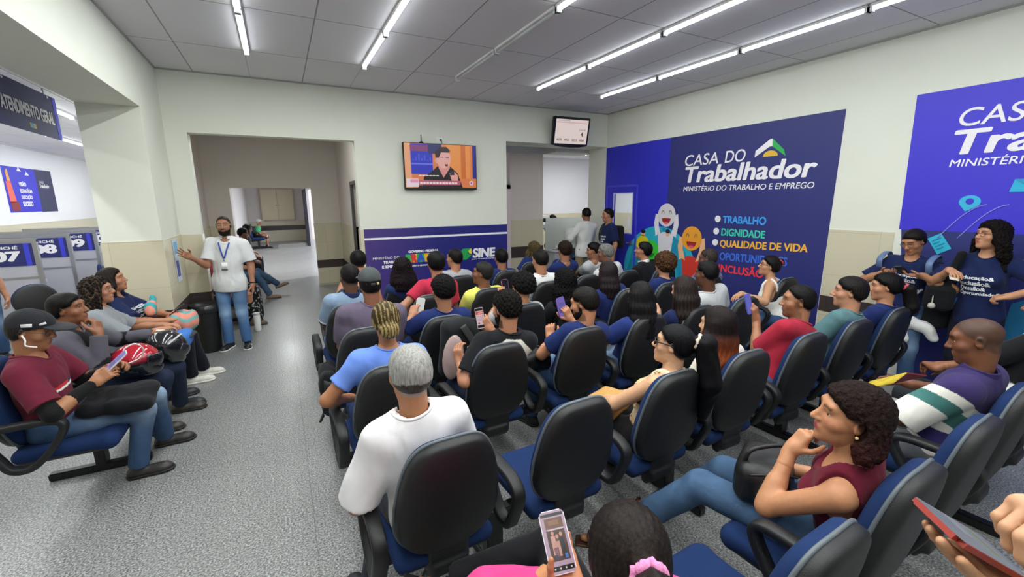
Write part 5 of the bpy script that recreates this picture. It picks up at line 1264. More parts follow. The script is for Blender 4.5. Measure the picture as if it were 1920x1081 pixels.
person('man in a black and cream raglan t-shirt looking at a phone in his hand', (1.21, R2(1.2)+.26), 0, (1.285, 2.55, 1.185), (14, -10, 3), skin='b98062', b=1.06, lod=0, beard=('15100e', .8), shirt=dict(col='d7d2c6', band='16171b', h=.0045, sleeve=.78, loose=.016, fn=lambda x, y, z, t, V: np.where((t > 0) | (np.abs(x) > .05+.62*(1-z)) & (z > .62) | (z > .995), '16171b', 'dcd7cb')), pants=DARKJ,
       hair=dict(style='curly', t=.018, col='14110f'), arms=(dict(w=(1.00, 2.70, .80), h=(-.8, -.4, -1), dw=(-.1, .2, 1), nw=(.8, .5, 0), curl=.8), dict(w=(1.30, 2.84, .96), h=(.8, .1, -1), dw=(-.5, .2, .8), nw=(0, .8, .4), curl=.9)))
phone('phone with a red and white page held by the man in the raglan shirt', (1.225, 2.86, 1.055), (.12, -.92, .25), (-.05, .25, 1), '1d1e22', 'red')
person('man in a navy t-shirt looking at a phone with a purple case', (1.88, R2(1.86)+.25), 0, (1.94, 2.56, 1.14), (30, -14, 4), skin='b87f5f', eyes=True, beard=('17110f', .6), shirt=dict(col=NAVY, loose=.014, prints=BACKMARK), pants=JEANS, b=1.0,
       hair=dict(style='short', t=.013, col='17120f'), arms=(dict(w=(1.84, 2.86, .80), h=(-1, -.2, -.7), dw=(.1, .3, .9), nw=(.6, .6, 0), curl=1.3), dict(w=(2.06, 2.90, .92), h=(.9, -.1, -.8), dw=(-.4, .1, .9), nw=(-.2, .9, .1), curl=.9)))
phone('phone in a purple case held by the bearded man in the navy t-shirt', (1.99, 2.93, 1.03), (.05, -1, .1), (-.22, .1, 1), '6a4d9c', 'violet', (.085, .165))
person('woman in a navy t-shirt and ripped jeans with long straight black hair down her back', (2.50, R2(2.5)+.25), 0, (2.48, 2.55, 1.135), (4, -4, 2), fem=True, skin='b27f60', lod=1, shirt=dict(col='22336f', loose=.012), pants=dict(col='5f7898', mat='denim', name='jeans', fade='a9b8c9'), hair=dict(style='long', len=.22, w=1.0, t=.016, col='151316'), arms=(dict(l=(-.17, .25, .66), h=(-1, -.4, -.3)), None))
person('woman with long brown hair typing on a phone in front of the woman with sunglasses', (3.08, R2(3.1)+.24), 0, (3.03, 2.60, 1.12), (10, -8, 2), fem=True, skin='c9977a', lod=1, shirt=dict(col=NAVY2), pants=DARKJ, hair=dict(style='long', len=.30, w=1.15, t=.018, col='2b211e'), arms=(dict(w=(3.02, 2.86, .86), h=(-1, -.1, -.8), dw=(.1, .6, .8), curl=.9), dict(l=(.10, .28, .66))))
phone('dark phone held by the woman with long brown hair', (3.06, 2.93, .95), (.1, -.8, .6), (-.3, .5, .8), '23262c', 'off')
person('young man with cropped black hair in a light grey t-shirt leaning forward', (3.72, R2(3.75)+.30), 0, (3.56, 2.80, 1.19), (14, -6, 6), skin='5c3a2a', lod=1, shirt=dict(col='b4b6b8', loose=.014), pants=JEANS, hair=dict(style='short', t=.012, col='0f0d0d'))
# ---- third row
person('man in a dark grey flat cap and a mauve grey t-shirt seen from behind', (.52, R3(.5)+.26), 0, (.565, 3.46, 1.275), (3, -3, 0), skin='8a5a42', lod=1, b=1.22, fat=1.15, shirt=dict(col='62576a', loose=.014, sleeve=.8), pants=dict(col='2b2f3a'), hair=dict(style='short', t=.006, col='1c1512', line='crown'), cap_=dict(col='474b4d', back=True, brim=True))
person('man with tight black curls in a navy t-shirt holding a pale phone', (1.12, R3(1.1)+.26), 0, (1.125, 3.39, 1.175), (8, -6, 2), skin='a9765a', lod=1, b=1.05, shirt=dict(col=NAVY, prints=BACKMARK), pants=JEANS, hair=dict(style='curly', t=.024, col='131010'), arms=(dict(w=(.93, 3.66, .92), h=(-1, -.3, -.7), dw=(.4, .5, .7), curl=.9), None))
phone('pale phone in the hand of the man with tight black curls', (1.02, 3.72, .985), (-.3, -.7, .5), (.35, .5, .8), 'd8dcc0', 'white')
person('person with a round black afro in a pale grey t-shirt holding a pink-cased phone', (1.87, R3(1.87)+.24), 0, (1.875, 3.40, 1.125), (18, -10, 4), fem=True, b=.95, skin='b9835f', lod=1, shirt=dict(col='b3b3b4', loose=.014), pants=JEANS, hair=dict(style='afro', t=.032, col='120f0f'), arms=(dict(w=(1.80, 3.66, .98), h=(-.8, -.2, -1), dw=(.1, .3, 1), nw=(.3, .9, 0), curl=1.0), None))
phone('phone in a pink case held up by the person with the afro', (1.87, 3.72, 1.07), (.1, -1, .2), (-.1, .2, 1), 'c77fa8', 'off')
person('woman with very long curly black hair', (2.40, R3(2.42)+.24), 0, (2.34, 3.40, 1.13), (6, -4, 0), fem=True, skin='a9765a', lod=1, shirt=dict(col='1a1a1e'), pants=DARKJ, hair=dict(style='longcurly', len=.26, w=1.3, t=.03, col='0c0b0d'))
person('woman with straight dark brown hair over her navy shirt, in front of the grey-haired man', (3.05, R3(3.12)+.24), 0, (2.97, 3.54, 1.145), (10, -2, 3), fem=True, skin='b98668', lod=1, shirt=dict(col=NAVY, prints=[(None, 'back', .01, .33, .03, .04, 'cfd6e2', 0)]), pants=DARKJ, hair=dict(style='long', len=.16, w=.95, t=.016, col='241a1d'))
person('woman with short golden brown curls in a navy shirt', (3.72, R3(3.7)+.22), 0, (3.74, 3.50, 1.185), (4, 0, 0), fem=True, skin='b98668', lod=1, shirt=dict(col=NAVY), pants=DARKJ, hair=dict(style='afro', t=.035, line='back', drop=.05, col='4a2f20', fn=lambda q, V: np.where((np.sin(q[:, 0]*260)*np.sin(q[:, 1]*240)*np.sin(q[:, 2]*250) > .05)[:, None], np.array(lin('6e4a2c')), np.array(lin('2c1c15')))))
person('balding man in a lavender shirt behind the young man in grey', (4.43, R3(4.42)+.22), 0, (4.46, 3.50, 1.195), (24, -12, 2), skin='5f4032', lod=1, shirt=dict(col='6e6c90'), pants=DARKJ, hair=dict(style='fade', t=.005, col='3a322e', line='recede', buzz=.5))
person('woman with glasses and hair up in a red clip, wearing a white tank top', (5.00, 2.93), 22, (4.94, 3.05, 1.125), (22, 10, 0), fem=True, skin='bf8e6c', lod=1, eyes=True, glasses=('2a2a30', None, 1.2), shirt=dict(col='e3e1dc', sleeve=0, strap=.09, scoop=.05, backscoop=.17, name='tank_top'), pants=JEANS,
       hair=dict(style='bun', t=.020, col='171314', tie=(0, -.10, .075), br=(.05, .05, .045), scrunchie='b23a4c', sr=.04, dir=(0, -.5, .6)), arms=(dict(w=(4.44, 3.02, .86), h=(-.2, -1, -.6), dw=(-1, -.1, -.2), curl=.5), None))
# ---- fourth row
person('man in a light blue polo shirt with navy collar seated beside the aisle', (.47, R4(.5)+.26), 0, (.515, 4.25, 1.21), (18, -8, 4), skin='5f4030', lod=1, b=1.12, shirt=dict(col='8094ac', loose=.014, sleeve=.8, collar='26305a', name='polo_shirt', fn=lambda x, y, z, t, V: np.where(t > .72, '1d2440', np.where(t > .66, 'dfe3e8', '8094ac'))), pants=JEANS, hair=dict(style='short', t=.010, col='181514'))
person('man in a red t-shirt facing the logos, his black hair seen from behind', (1.36, R4(1.3)+.27), 0, (1.385, 4.36, 1.26), (2, 0, 0), skin='a9755a', lod=1, shirt=dict(col='b02c44', loose=.012), pants=JEANS, hair=dict(style='short', t=.020, col='100e10'), arms=(dict(l=(-.27, .12, .70), h=(-1, -.5, -.3)), None))
person('man in a yellow t-shirt turning his head to the left', (1.88, R4(1.88)+.24), 0, (1.83, 4.18, 1.145), (52, 4, 2), skin='7a4f38', lod=1, eyes=True, shirt=dict(col='d9d968'), pants=JEANS, hair=dict(style='short', t=.012, col='2a2725'))
person('young man with a faded haircut in a white t-shirt', (2.62, R4(2.6)+.26), 0, (2.60, 4.28, 1.22), (10, -10, 2), skin='a9765a', lod=1, shirt=dict(col='dcdcd8'), pants=JEANS, hair=dict(style='fade', t=.009, col='17130f', line='crown'))
person('grey-haired man in a pale grey shirt looking to the left', (3.84, R4(3.9)+.28), 0, (3.73, 4.50, 1.205), (42, -4, 2), skin='704a36', lod=1, eyes=True, shirt=dict(col='c2c4c4', name='shirt'), pants=DARKJ, hair=dict(style='short', t=.013, col='7d7b78'))
person('man in a black jacket with a white collar stripe by the green face', (4.50, R4(4.5)+.28), 0, (4.42, 4.52, 1.195), (40, 8, 0), skin='a9755a', lod=1, shirt=dict(col='16171b', sleeve=1.9, collar='e4e4e4', name='jacket'), pants=BLACKP, hair=dict(style='short', t=.016, col='0f0e10'))
# ---- fifth and sixth rows
person('person with short black hair by the corridor, farthest left of the seated rows', (.70, 5.22), 0, (.77, 5.42, 1.205), (0, -4, 0), skin='b98263', lod=2, shirt=dict(col='b98263', sleeve=0, strap=.10, backscoop=.12, name='tank_top'), pants=DARKJ, hair=dict(style='short', t=.02, col='100e0f'))
person('woman with wavy dark hair in a navy shirt below the ministry lettering', (1.19, 5.16), 0, (1.18, 4.96, 1.14), (-6, -2, 0), fem=True, skin='a9765a', lod=2, shirt=dict(col='22305e'), pants=DARKJ, hair=dict(style='longcurly', len=.14, w=1.25, t=.032, col='1f1518'))
person('man with short black hair in a grey shirt, left of the green logo', (1.90, 5.24), 0, (1.92, 5.27, 1.175), (36, 0, 2), skin='a9765a', lod=2, b=1.05, shirt=dict(col='9fa0a6', name='shirt'), pants=DARKJ, hair=dict(style='short', t=.012, col='16130f'))
person('boy in a navy t-shirt at the right end of the logo panel', (2.57, 5.26), 0, (2.58, 5.26, 1.14), (0, -2, 0), skin='9a6a50', lod=2, b=.95, shirt=dict(col=NAVY, prints=[('Trabalho', 'back', -.06, .36, .13, .03, 'e4e8f0', .04)]), pants=DARKJ, hair=dict(style='short', t=.016, col='0f0d0d'))
person('man with thick wavy brown hair in a navy t-shirt', (3.47, 5.30), 0, (3.45, 5.02, 1.21), (-2, -2, 0), skin='a9765a', lod=2, shirt=dict(col=NAVY, prints=[('Trabalho', 'back', -.02, .36, .13, .03, 'e4e8f0', .04)]), pants=DARKJ, hair=dict(style='curly', t=.024, col='2c1d18'))
person('woman with sandy brown dreadlocks in a navy shirt near the water counter', (3.25, 5.78), 0, (3.43, 5.83, 1.145), (0, -2, 0), fem=True, skin='a9765a', lod=2, shirt=dict(col=NAVY), pants=DARKJ, hair=dict(style='dreads', len=.24, w=1.45, t=.028, col='57492f'))
person('person in a navy shirt half hidden behind the man with wavy brown hair', (3.86, 5.76), 0, (3.93, 5.74, 1.10), (0, -30, 0), skin='a9765a', lod=2, shirt=dict(col=NAVY), pants=DARKJ, hair=dict(style='short', t=.016, col='15110f'))
person('boy in a pale grey shirt partly hidden behind the grey-haired man', (4.44, 5.70), 0, (4.27, 5.44, 1.115), (60, -6, 2), skin='9a6a50', lod=2, b=.92, shirt=dict(col='b9bcc0'), pants=DARKJ, hair=dict(style='short', t=.02, col='12100f'))
# ---- standing
PEOPLE_LANYARD = person('bearded man in a white shirt, jeans and lanyard standing with one arm stretched out', (-.66, 6.64), 168, (-.640, 6.60, 1.615), (8, 0, 2), stand=True, size=.97, skin='a8745a', b=1.08, eyes=True, glasses=('b9a48c', None, .9), beard=('1c1512', .8), lod=0,
       shirt=dict(col='dedfe0', loose=.020, sleeve=.78, hem=-.13, collar='dedfe0', name='shirt', neck=.008), pants=dict(col='4a6f9f', mat='denim', name='jeans', fade='86a3c4'), shoes=('1f2126', 'd9d9d6'), hair=dict(style='buzz', col='3a2c24', t=.003, line='recede', buzz=.45),
       arms=(dict(l=(-.275, .05, .83), h=(-.6, -.8, 0), n=(1, .2, 0)), dict(w=(-1.0, 6.40, 1.265), hw=(.2, .3, -1), dw=(-.55, -.55, .5), nw=(.5, -.8, .1), curl=.12, spread=.28)))
person('man in a white shirt and khaki trousers standing at the water dispenser', (5.22, 6.92), -8, (5.25, 6.93, 1.615), (2, -14, 4), stand=True, size=.98, skin='8a5a42', lod=1, shirt=dict(col='dadbd8', sleeve=1.9, hem=-.12, loose=.018, name='shirt', collar='dadbd8'), pants=dict(col='8a7a5c'), hair=dict(style='short', t=.010, col='12100f'), arms=(dict(w=(5.06, 7.20, 1.08), h=(-.8, -.4, -.6)), dict(w=(5.38, 7.2, 1.0))))
bo = person('young man in a navy slogan t-shirt standing with a backpack by the blue door', (5.28, 6.30), 78, (5.255, 6.30, 1.615), (-8, -4, 0), stand=True, size=.98, skin='a9765a', lod=1, b=.92, eyes=True, shirt=dict(col=NAVY2, hem=-.12, loose=.02, sleeve=.85, prints=SLOGAN), pants=DARKJ, hair=dict(style='short', t=.012, col='12100f', line='recede'))
g1 = person('young woman with tied-back hair and glasses looking down at her phone by the wall graphic', (5.36, 1.93), 96, (5.315, 1.915, 1.475), (-18, -24, 4), stand=True, size=.90, fem=True, skin='a87757', lod=1, eyes=True, glasses=('6a5248', None, 1.1), shirt=dict(col=NAVY2, hem=-.14, loose=.014, sleeve=.85, prints=SLOGAN), pants=JEANS, hair=dict(style='bun', t=.012, col='17120f', tie=(0, -.115, .02)),
            arms=(dict(w=(5.17, 1.76, 1.185), h=(-.9, -.5, -.5), dw=(-.5, .75, 0), nw=(0, 0, 1), curl=.5), dict(w=(5.15, 2.02, 1.19), h=(.9, -.5, -.5), dw=(-.6, -.5, 0), nw=(0, 0, 1), curl=.5)), shoes=('23262c', 'e6e6e6'))
phone('black phone held by the young woman with tied-back hair', (5.09, 1.885, 1.225), (.55, .1, .85), (-.85, .1, .55), '191a1e', 'off')
g2 = person('woman with long curly dark hair and glasses standing with one hand on her hip', (5.36, 1.40), 86, (5.32, 1.41, 1.565), (-32, 6, 2), stand=True, size=.95, fem=True, skin='b98666', lod=1, eyes=True, glasses=('3a2c28', None, 1.1), shirt=dict(col=NAVY2, hem=-.10, loose=.014, sleeve=.88, prints=SLOGAN), pants=dict(col='1a1d2b', mat='denim', name='jeans'), hair=dict(style='longcurly', len=.20, w=1.3, t=.03, col='17110f', line='long'),
            arms=(dict(w=(5.18, 1.19, 1.10), h=(-1, -.7, .1), dw=(-.3, .9, -.3), nw=(.3, 0, -1), curl=1.1), dict(w=(5.10, 1.56, 1.27), h=(.8, -.5, -.8), dw=(-.6, -.5, -.1), nw=(.2, 0, -1), curl=.6)), shoes=('e4e4e4', 'c9c9c9'))
person('person behind the frosted glass with both hands raised to their dark hair', (6.25, 9.75), 178, (6.28, 9.7, 1.38), (0, -8, 0), skin='a9765a', lod=2, pz=.72, shirt=dict(col='d9d9dc'), pants=DARKJ, hair=dict(style='short', t=.03, col='1f1a1c'), arms=(dict(w=(6.42, 9.58, 1.37), h=(-1, .4, 0)), dict(w=(6.14, 9.58, 1.37), h=(1, .4, 0))))
person('woman in a magenta top and jeans standing among the service desks', (-3.33, 7.55), -150, (-3.38, 7.5, 1.46), (0, 0, 0), stand=True, size=.93, fem=True, fat=1.15, skin='b07c5e', lod=2, shirt=dict(col='8e3f9a', sleeve=0, hem=.05), pants=JEANS, hair=dict(style='ponytail', col='17120f'))
# ---- bench on the left
person('man in a black cap and maroon t-shirt looking at a phone, wearing earphones', (-1.41, 3.64), -88, (-1.40, 3.60, 1.155), (-6, -14, 2), skin='a3704f', eyes=True, b=1.05, sleeves_extra='141416', glasses=('4a3a34', None, 1.0), cap_=dict(col='26272b', brimcol='303135', marks=[((.055, .085, .075), (.066, .06, .062), .006), ((.083, .035, .060), (.088, -.01, .052), .010)]), hair=dict(style='short', t=.006, col='2a2523', line='crown'),
       shirt=dict(col='651d30', loose=.016, h=.0045, sleeve=.80, fn=lambda x, y, z, t, V: np.where((np.abs(z-.52-.0*x) < .016) & (t <= 0) & (y > 0), 'e4e4e4', np.where((np.abs(z-.56) < .022) & (t <= 0) & (y > 0), np.where(x > .0, 'c02a34', '1c2340'), '651d30'))), pants=dict(col='3b5373', mat='denim', name='jeans', fade='8a9db2'), shoes=('2b2826', '1b1a19', '4a4643', .06),
       arms=(dict(w=(-1.12, 3.70, .82), h=(-.8, -.4, -.8), dw=(.8, -.2, .3), nw=(-.1, -.6, -.6), curl=.85), dict(w=(-1.14, 3.50, .80), h=(.9, -.6, -.6), dw=(.75, .2, .45), nw=(-.1, .7, -.5), curl=.85)),
       legs=[((-.96, 3.90, .51), (-.99, 4.13, .085), (.95, .1, 0)), ((-.97, 3.66, .51), (-1.06, 3.70, .085), (.97, .05, 0))])
phone('white phone with a charging cable in the hands of the man in the black cap', (-1.03, 3.555, .905), (-.62, -.3, .72), (.72, .1, .62), 'd8d8dc', 'violet')
person('dark-haired man in a grey long-sleeved shirt and black vest, hand at his chin', (-1.44, 4.34), -86, (-1.46, 4.33, 1.135), (-12, 4, 2), skin='8a5a40', eyes=True, b=1.05, hair=dict(style='short', t=.014, col='191615'), glasses=None,
       shirt=dict(col='5a5862', sleeve=1.95, loose=.016, name='long_sleeved_shirt', fn=lambda x, y, z, t, V: np.where(t > .95, '17171b', np.where((np.abs(x) < .115) & (y > -.02) & (t <= 0), '1c1b20', '55535d'))), pants=dict(col='232c40', mat='denim', name='jeans'), shoes=('33302a', '1e1c1a', '4c4842', .08),
       arms=(dict(w=(-1.06, 4.62, .80), h=(-.8, -.3, -.6), curl=.6), dict(w=(-1.27, 4.16, .96), h=(.3, .2, -1), dw=(-.1, .35, .8), nw=(-.8, .3, -.2), curl=1.1)),
       legs=[((-.94, 4.58, .50), (-.99, 4.77, .085), (.98, .0, 0)), ((-.98, 4.33, .50), (-1.10, 4.38, .085), (.98, .1, 0))])
person('woman with braided dark hair and glasses in a grey t-shirt', (-1.45, 4.98), -84, (-1.47, 4.99, 1.16), (-6, 2, 2), fem=True, fat=1.1, skin='b47f62', eyes=True, lod=0, glasses=('5a4a44', None, 1.1), shirt=dict(col='8d9196', loose=.014, sleeve=.85), pants=JEANS, hair=dict(style='longcurly', len=.12, w=1.15, t=.020, col='231b18', fn=lambda q, V: np.where((np.sin(q[:, 0]*230+2*np.sin(q[:, 1]*90)+q[:, 2]*25) > .72)[:, None], np.array(lin('5a4a3a')), np.array(lin('231b18')))),
       arms=(dict(w=(-1.10, 5.20, .74), h=(-.8, -.5, -.6), curl=.6), dict(w=(-1.10, 5.02, .74), h=(.9, -.5, -.6), dw=(.8, .5, .0), curl=.6)))
person('woman in a navy slogan t-shirt seated at the far end of the left bench', (-1.45, 5.52), -94, (-1.50, 5.50, 1.175), (2, 8, 2), fem=True, fat=1.15, skin='b07a5a', eyes=True, lod=0, shirt=dict(col=NAVY2, loose=.018, sleeve=.9, prints=SLOGAN), pants=dict(col='191c26'), shoes=('dcd9d0', 'e9e6de', 'b9d0b4'), hair=dict(style='long', len=.10, w=1.1, t=.016, col='221815'),
       arms=(dict(w=(-1.06, 5.46, .76), h=(-.9, -.5, -.6), curl=.6), dict(w=(-1.08, 5.30, .76), h=(.9, -.5, -.6), dw=(.8, .5, 0), curl=.6)), legs=[((-.98, 5.58, .51), (-.93, 5.74, .085), (.95, -.05, 0)), ((-1.0, 5.40, .51), (-1.0, 5.50, .085), (.95, .1, 0))])
# ---- corridor
person('old man in a green t-shirt and cap seated far down the corridor', (-.99, 21.4), -95, (-.80, 21.35, 1.09), (0, 0, 0), skin='a9765a', lod=3, shirt=dict(col='4fae74'), pants=dict(col='23262e', end=.25), hair=dict(style='short', t=.008, col='c9c5bd'), cap_=dict(col='c9c6bf'))
person('dark-haired person in the corridor in black, farthest of the three by the wall', (-.98, 13.05), -88, (-.76, 13.0, 1.24), (0, -14, 0), skin='7a5240', lod=3, shirt=dict(col='2a1d22', sleeve=1.9), pants=BLACKP, hair=dict(style='long', len=.08, t=.02, col='100d0e'), fem=True)
person('person with a black cap seated in the corridor in dark clothes, middle of the three', (-.98, 11.9), -88, (-.79, 11.85, 1.20), (0, -10, 0), skin='7a5240', lod=3, shirt=dict(col='2e2430', sleeve=1.9), pants=dict(col='26262c'), hair=dict(style='short', t=.02, col='0f0d0f'))
person('person in jeans and brown shoes sitting in the corridor behind the standing man', (-.97, 9.9), -88, (-.95, 9.9, 1.2), (0, 0, 0), skin='a9765a', lod=2, shirt=dict(col='2a3350'), pants=dict(col='46607f', mat='denim', name='jeans'), shoes=('8a7262', '5a4a40'), hair=dict(style='short', col='1c1512'), legs=[((-.52, 10.05, .54), (-.18, 10.3, .22), (.9, 0, .3)), ((-.53, 9.85, .5), (-.33, 9.9, .085), (1, 0, 0))])
person('person in a black skirt with white branch pattern sitting in the corridor', (-.97, 7.92), -88, (-.97, 7.92, 1.18), (0, 0, 0), fem=True, skin='a9765a', lod=2, shirt=dict(col='8a3a44'), pants=None, skirt=lambda V: np.where((np.abs(np.sin(V[:, 1]*38+3*np.sin(V[:, 2]*23)+2*np.sin(V[:, 0]*31))) < .16)[:, None], np.array(lin('d6d6d4')), np.array(lin('15161a'))), hair=dict(style='short', col='1c1512'), shoes=('5a4c42', '3a302a'))
# ---- somebody standing right of the camera: only arms and hands with a phone come into view
person('person standing at the right edge, only the hands typing on a phone in view', (1.22, -.04), 60, (1.28, -.10, 1.62), (0, -30, 0), stand=True, size=.95, skin='c08f6c', lod=0, shirt=dict(col='3a3f4a', sleeve=.6), pants=JEANS, hair=dict(style='short', col='17120f'),
       arms=(dict(w=(.893, .146, 1.336), h=(-.7, -.3, -1), dw=(-.795, .304, .528), nw=(.411, -.371, .828), curl=.12, thumb=1.0, spread=.06), dict(w=(.894, .078, 1.500), h=(1, .1, -.8), dw=(-.84, .44, .05), nw=(-.10, -.17, -.98), curl=.95, thumb=.4)))
phone('phone in a red case tilted in the hands of the person at the right edge', (.827, .177, 1.418), (.411, -.371, .828), (-.795, .304, .528), '9a2f24', 'chat', (.078, .162))

# ------------------------------------------------------------------ bags, helmets and other belongings
def thing(name, label, cat, base, group=None, rz=0):
    r = empty(name, base, rz); tag(r, label, cat, group); return r
# backpack held upright by the man in the raglan shirt
r = thing('backpack', 'black backpack with a pale pink padded back, held by the man in the raglan shirt', 'bag', (1.08, 2.93, .60))
F = Field(); F.add(rbox((0, 0, .22), (.15, .08, .22), .07, rot(-20, 0, 6))); F.add(rbox((.03, .05, .16), (.12, .06, .13), .05, rot(-20, 0, 6)), .03); F.add(ell((.06, 0, .40), (.13, .08, .06)), .04); F.warp(folds(.006, 3, 40))
bk = sdf_obj('bag_body', F.build(.008), M['cloth'], r, '1d1f21')
F = Field(); F.add(ell((-.075, -.075, .19), (.075, .03, .17), rot(-20, 0, 8))); sdf_obj('padded_back', F.build(.007), M['cloth'], r, 'b49c98')
link('shoulder_strap', tube_mesh(smoothpath([(.0, -.09, .42), (.06, -.13, .30), (.07, -.12, .15), (.03, -.10, .02)]), 0, n=10, sec=(.006, .026), up=(0, 1, 0), name='strap'), P('17181a'), r)
# shoulder bag on the lap of the man with the purple phone
r = thing('shoulder_bag', 'black bag on the lap of the bearded man in the navy t-shirt', 'bag', (1.62, 2.82, .60)); F = Field(); F.add(rbox((0, 0, .07), (.15, .11, .07), .05)); F.warp(folds(.005, 4, 40)); sdf_obj('bag_body', F.build(.008), M['leather'], r, '141416')
link('handle', tube_mesh(smoothpath([(-.08, -.05, .13), (-.06, -.06, .19), (.06, -.06, .19), (.08, -.05, .13)]), .007, name='handle'), P('202022'), r); link('zip', tube_mesh([(-.13, -.085, .11), (.13, -.085, .11)], .004, name='zip'), M['alu'], r)
# tan bag of the woman with sunglasses
r = thing('handbag', 'tan leather handbag on the lap of the woman with sunglasses', 'bag', (1.68, 1.96, .60)); F = Field(); F.add(rbox((0, 0, .06), (.13, .10, .06), .035, rot(20))); F.warp(folds(.004, 5, 40)); sdf_obj('bag_body', F.build(.007), M['leather'], r, 'b98c4c')
link('handle', tube_mesh(smoothpath([(.08, -.09, .10), (.14, -.17, .14), (.20, -.16, .06), (.15, -.07, .04)]), .009, name='handle'), P('a97c40'), r)
# black leather bag of the woman in maroon
r = thing('handbag', 'large black leather bag with zips on the lap of the woman in the maroon top', 'bag', (1.83, 1.05, .585)); F = Field(); F.add(rbox((0, 0, .09), (.16, .11, .095), .06, rot(25))); F.add(rbox((-.05, -.08, .07), (.12, .05, .06), .04, rot(25)), .02); F.warp(folds(.005, 6, 36)); sdf_obj('bag_body', F.build(.007), M['leather'], r, '141416')
for k, (a, c) in enumerate((((-.16, -.03, .15), (.0, -.14, .15)), ((-.15, -.09, .10), (-.02, -.155, .10)))): link('zip', tube_mesh(smoothpath([a, ((a[0]+c[0])/2-.02, (a[1]+c[1])/2-.03, a[2]+.03), c]), .005, name='zip'), M['blackmetal'], r)
link('handle', tube_mesh(smoothpath([(-.12, .02, .17), (-.10, .0, .24), (.06, -.06, .24), (.08, -.06, .17)]), .010, name='handle'), P('17171a'), r)
# black bag hanging at the armrest on the aisle
r = thing('tote_bag', 'black bag hanging over the armrest on the aisle beside the man in the mauve t-shirt', 'bag', (.20, 3.36, .36)); F = Field(); F.add(rbox((0, 0, .17), (.06, .15, .17), .05)); F.warp(folds(.008, 8, 40)); sdf_obj('bag_body', F.build(.009), M['cloth'], r, '17171a')
link('strap', tube_mesh(smoothpath([(-.05, -.10, .05), (-.09, -.13, -.02), (-.06, -.08, .0)]), .008, name='strap'), P('141416'), r)
# folded jacket of the man with the cap (left bench)
r = thing('jacket', 'folded black jacket lying on the lap of the man in the black cap', 'jacket', (-1.08, 3.68, .565)); F = Field(); F.add(rbox((0, 0, .04), (.19, .19, .045), .04)); F.add(ell((.07, .03, .07), (.15, .13, .06)), .04); F.warp(folds(.010, 9, 44)); sdf_obj('shell', F.build(.009), M['cloth'], r, '15161a')
# charging cable and earphones
link_ = link('charging_cable', tube_mesh(smoothpath([(-.985, 3.57, .975), (-.93, 3.58, 1.0), (-.90, 3.62, .95), (-.93, 3.66, .88), (-1.0, 3.66, .85)]), .004, name='cable'), P('e6e6e6')); tag(link_, 'white charging cable looping from the phone of the man in the black cap', 'cable')
e_ = link('earphones', tube_mesh(smoothpath([(-1.408, 3.507, 1.15), (-1.395, 3.497, 1.12), (-1.40, 3.50, 1.09), (-1.375, 3.505, 1.075), (-1.355, 3.505, 1.07)]), .0045, name='earphones'), P('f0f0f0')); tag(e_, 'white wired earphone hanging from the ear of the man in the black cap', 'earphones')
# helmets
def helmet(label, base, rz, shellc, tip, visor, name='motorcycle_helmet', mm=None):
    r = thing(name, label, 'helmet', base, 'motorcycle helmets', rz)
    R_ = rot(0, tip, 0); c = V3(0, 0, .125)
    F = Field(); F.add(ell(c, (.125, .155, .135), R_)); F.add(ell(c+R_ @ V3(0, .07, -.055), (.095, .105, .075), R_), .03); F.sub(ell(c+R_ @ V3(0, .13, .01), (.105, .06, .05), R_), .01)
    F.sub(ell(c+R_ @ V3(0, -.01, -.13), (.085, .10, .09), R_), .01); sdf_obj('shell', F.build(.0065), mm, r, None)
    F = Field(); F.add(ell(c+R_ @ V3(0, .022, .012), (.124, .150, .118), R_)); F.cut(lambda X, Y, Z: np.maximum(.045-((X-c[0])*R_[0, 1]+(Y-c[1])*R_[1, 1]+(Z-c[2])*R_[2, 1]), np.abs((X-c[0])*R_[0, 2]+(Y-c[1])*R_[1, 2]+(Z-c[2])*R_[2, 2]-.008)-.056)); sdf_obj('visor', F.build(.006), mat('visor_'+visor, visor, .08, coat=.6), r, None)
    return r
def red_mat():
    m = mat('red_black_gloss', 'a3182a', .12, coat=.8); N, L = m.node_tree.nodes, m.node_tree.links; b = N['Principled BSDF']
    tc = N.new('ShaderNodeTexCoord'); sp = N.new('ShaderNodeSeparateXYZ'); L.new(tc.outputs['Object'], sp.inputs[0]); cr = N.new('ShaderNodeValToRGB'); cr.color_ramp.elements[0].position = .12; cr.color_ramp.elements[0].color = (*lin('17171b'), 1); cr.color_ramp.elements[1].position = .17; cr.color_ramp.elements[1].color = (*lin('a8182c'), 1)
    L.new(sp.outputs['Z'], cr.inputs['Fac']); L.new(cr.outputs['Color'], b.inputs['Base Color']); return m
helmet('glossy red and black motorcycle helmet on the lap of the man touching his chin', (-1.10, 4.20, .585), -1.2, None, -10, '16171b', mm=red_mat())
h2 = helmet('black motorcycle helmet with grey graphics lying tipped beside the red helmet', (-.97, 4.55, .575), -1.0, None, -35, '2a2b30', mm=mat('dark_helmet_gloss', '1b1c20', .15, coat=.7))
for s in (-1, 1): link('stripe', tube_mesh(smoothpath([(s*.122, -.04, .17), (s*.118, .03, .21), (s*.09, .08, .225)]), 0, n=8, sec=(.004, .012), name='stripe'), P('b9bcc0'), h2)
r = thing('notice_slip', 'small white paper slip in the hand near the two helmets', 'paper', (-1.02, 4.66, .80)); box('sheet', -.03, .03, -.04, .04, 0, .002, P('e9e6da'), r); r.rotation_euler = (.4, .2, .3)
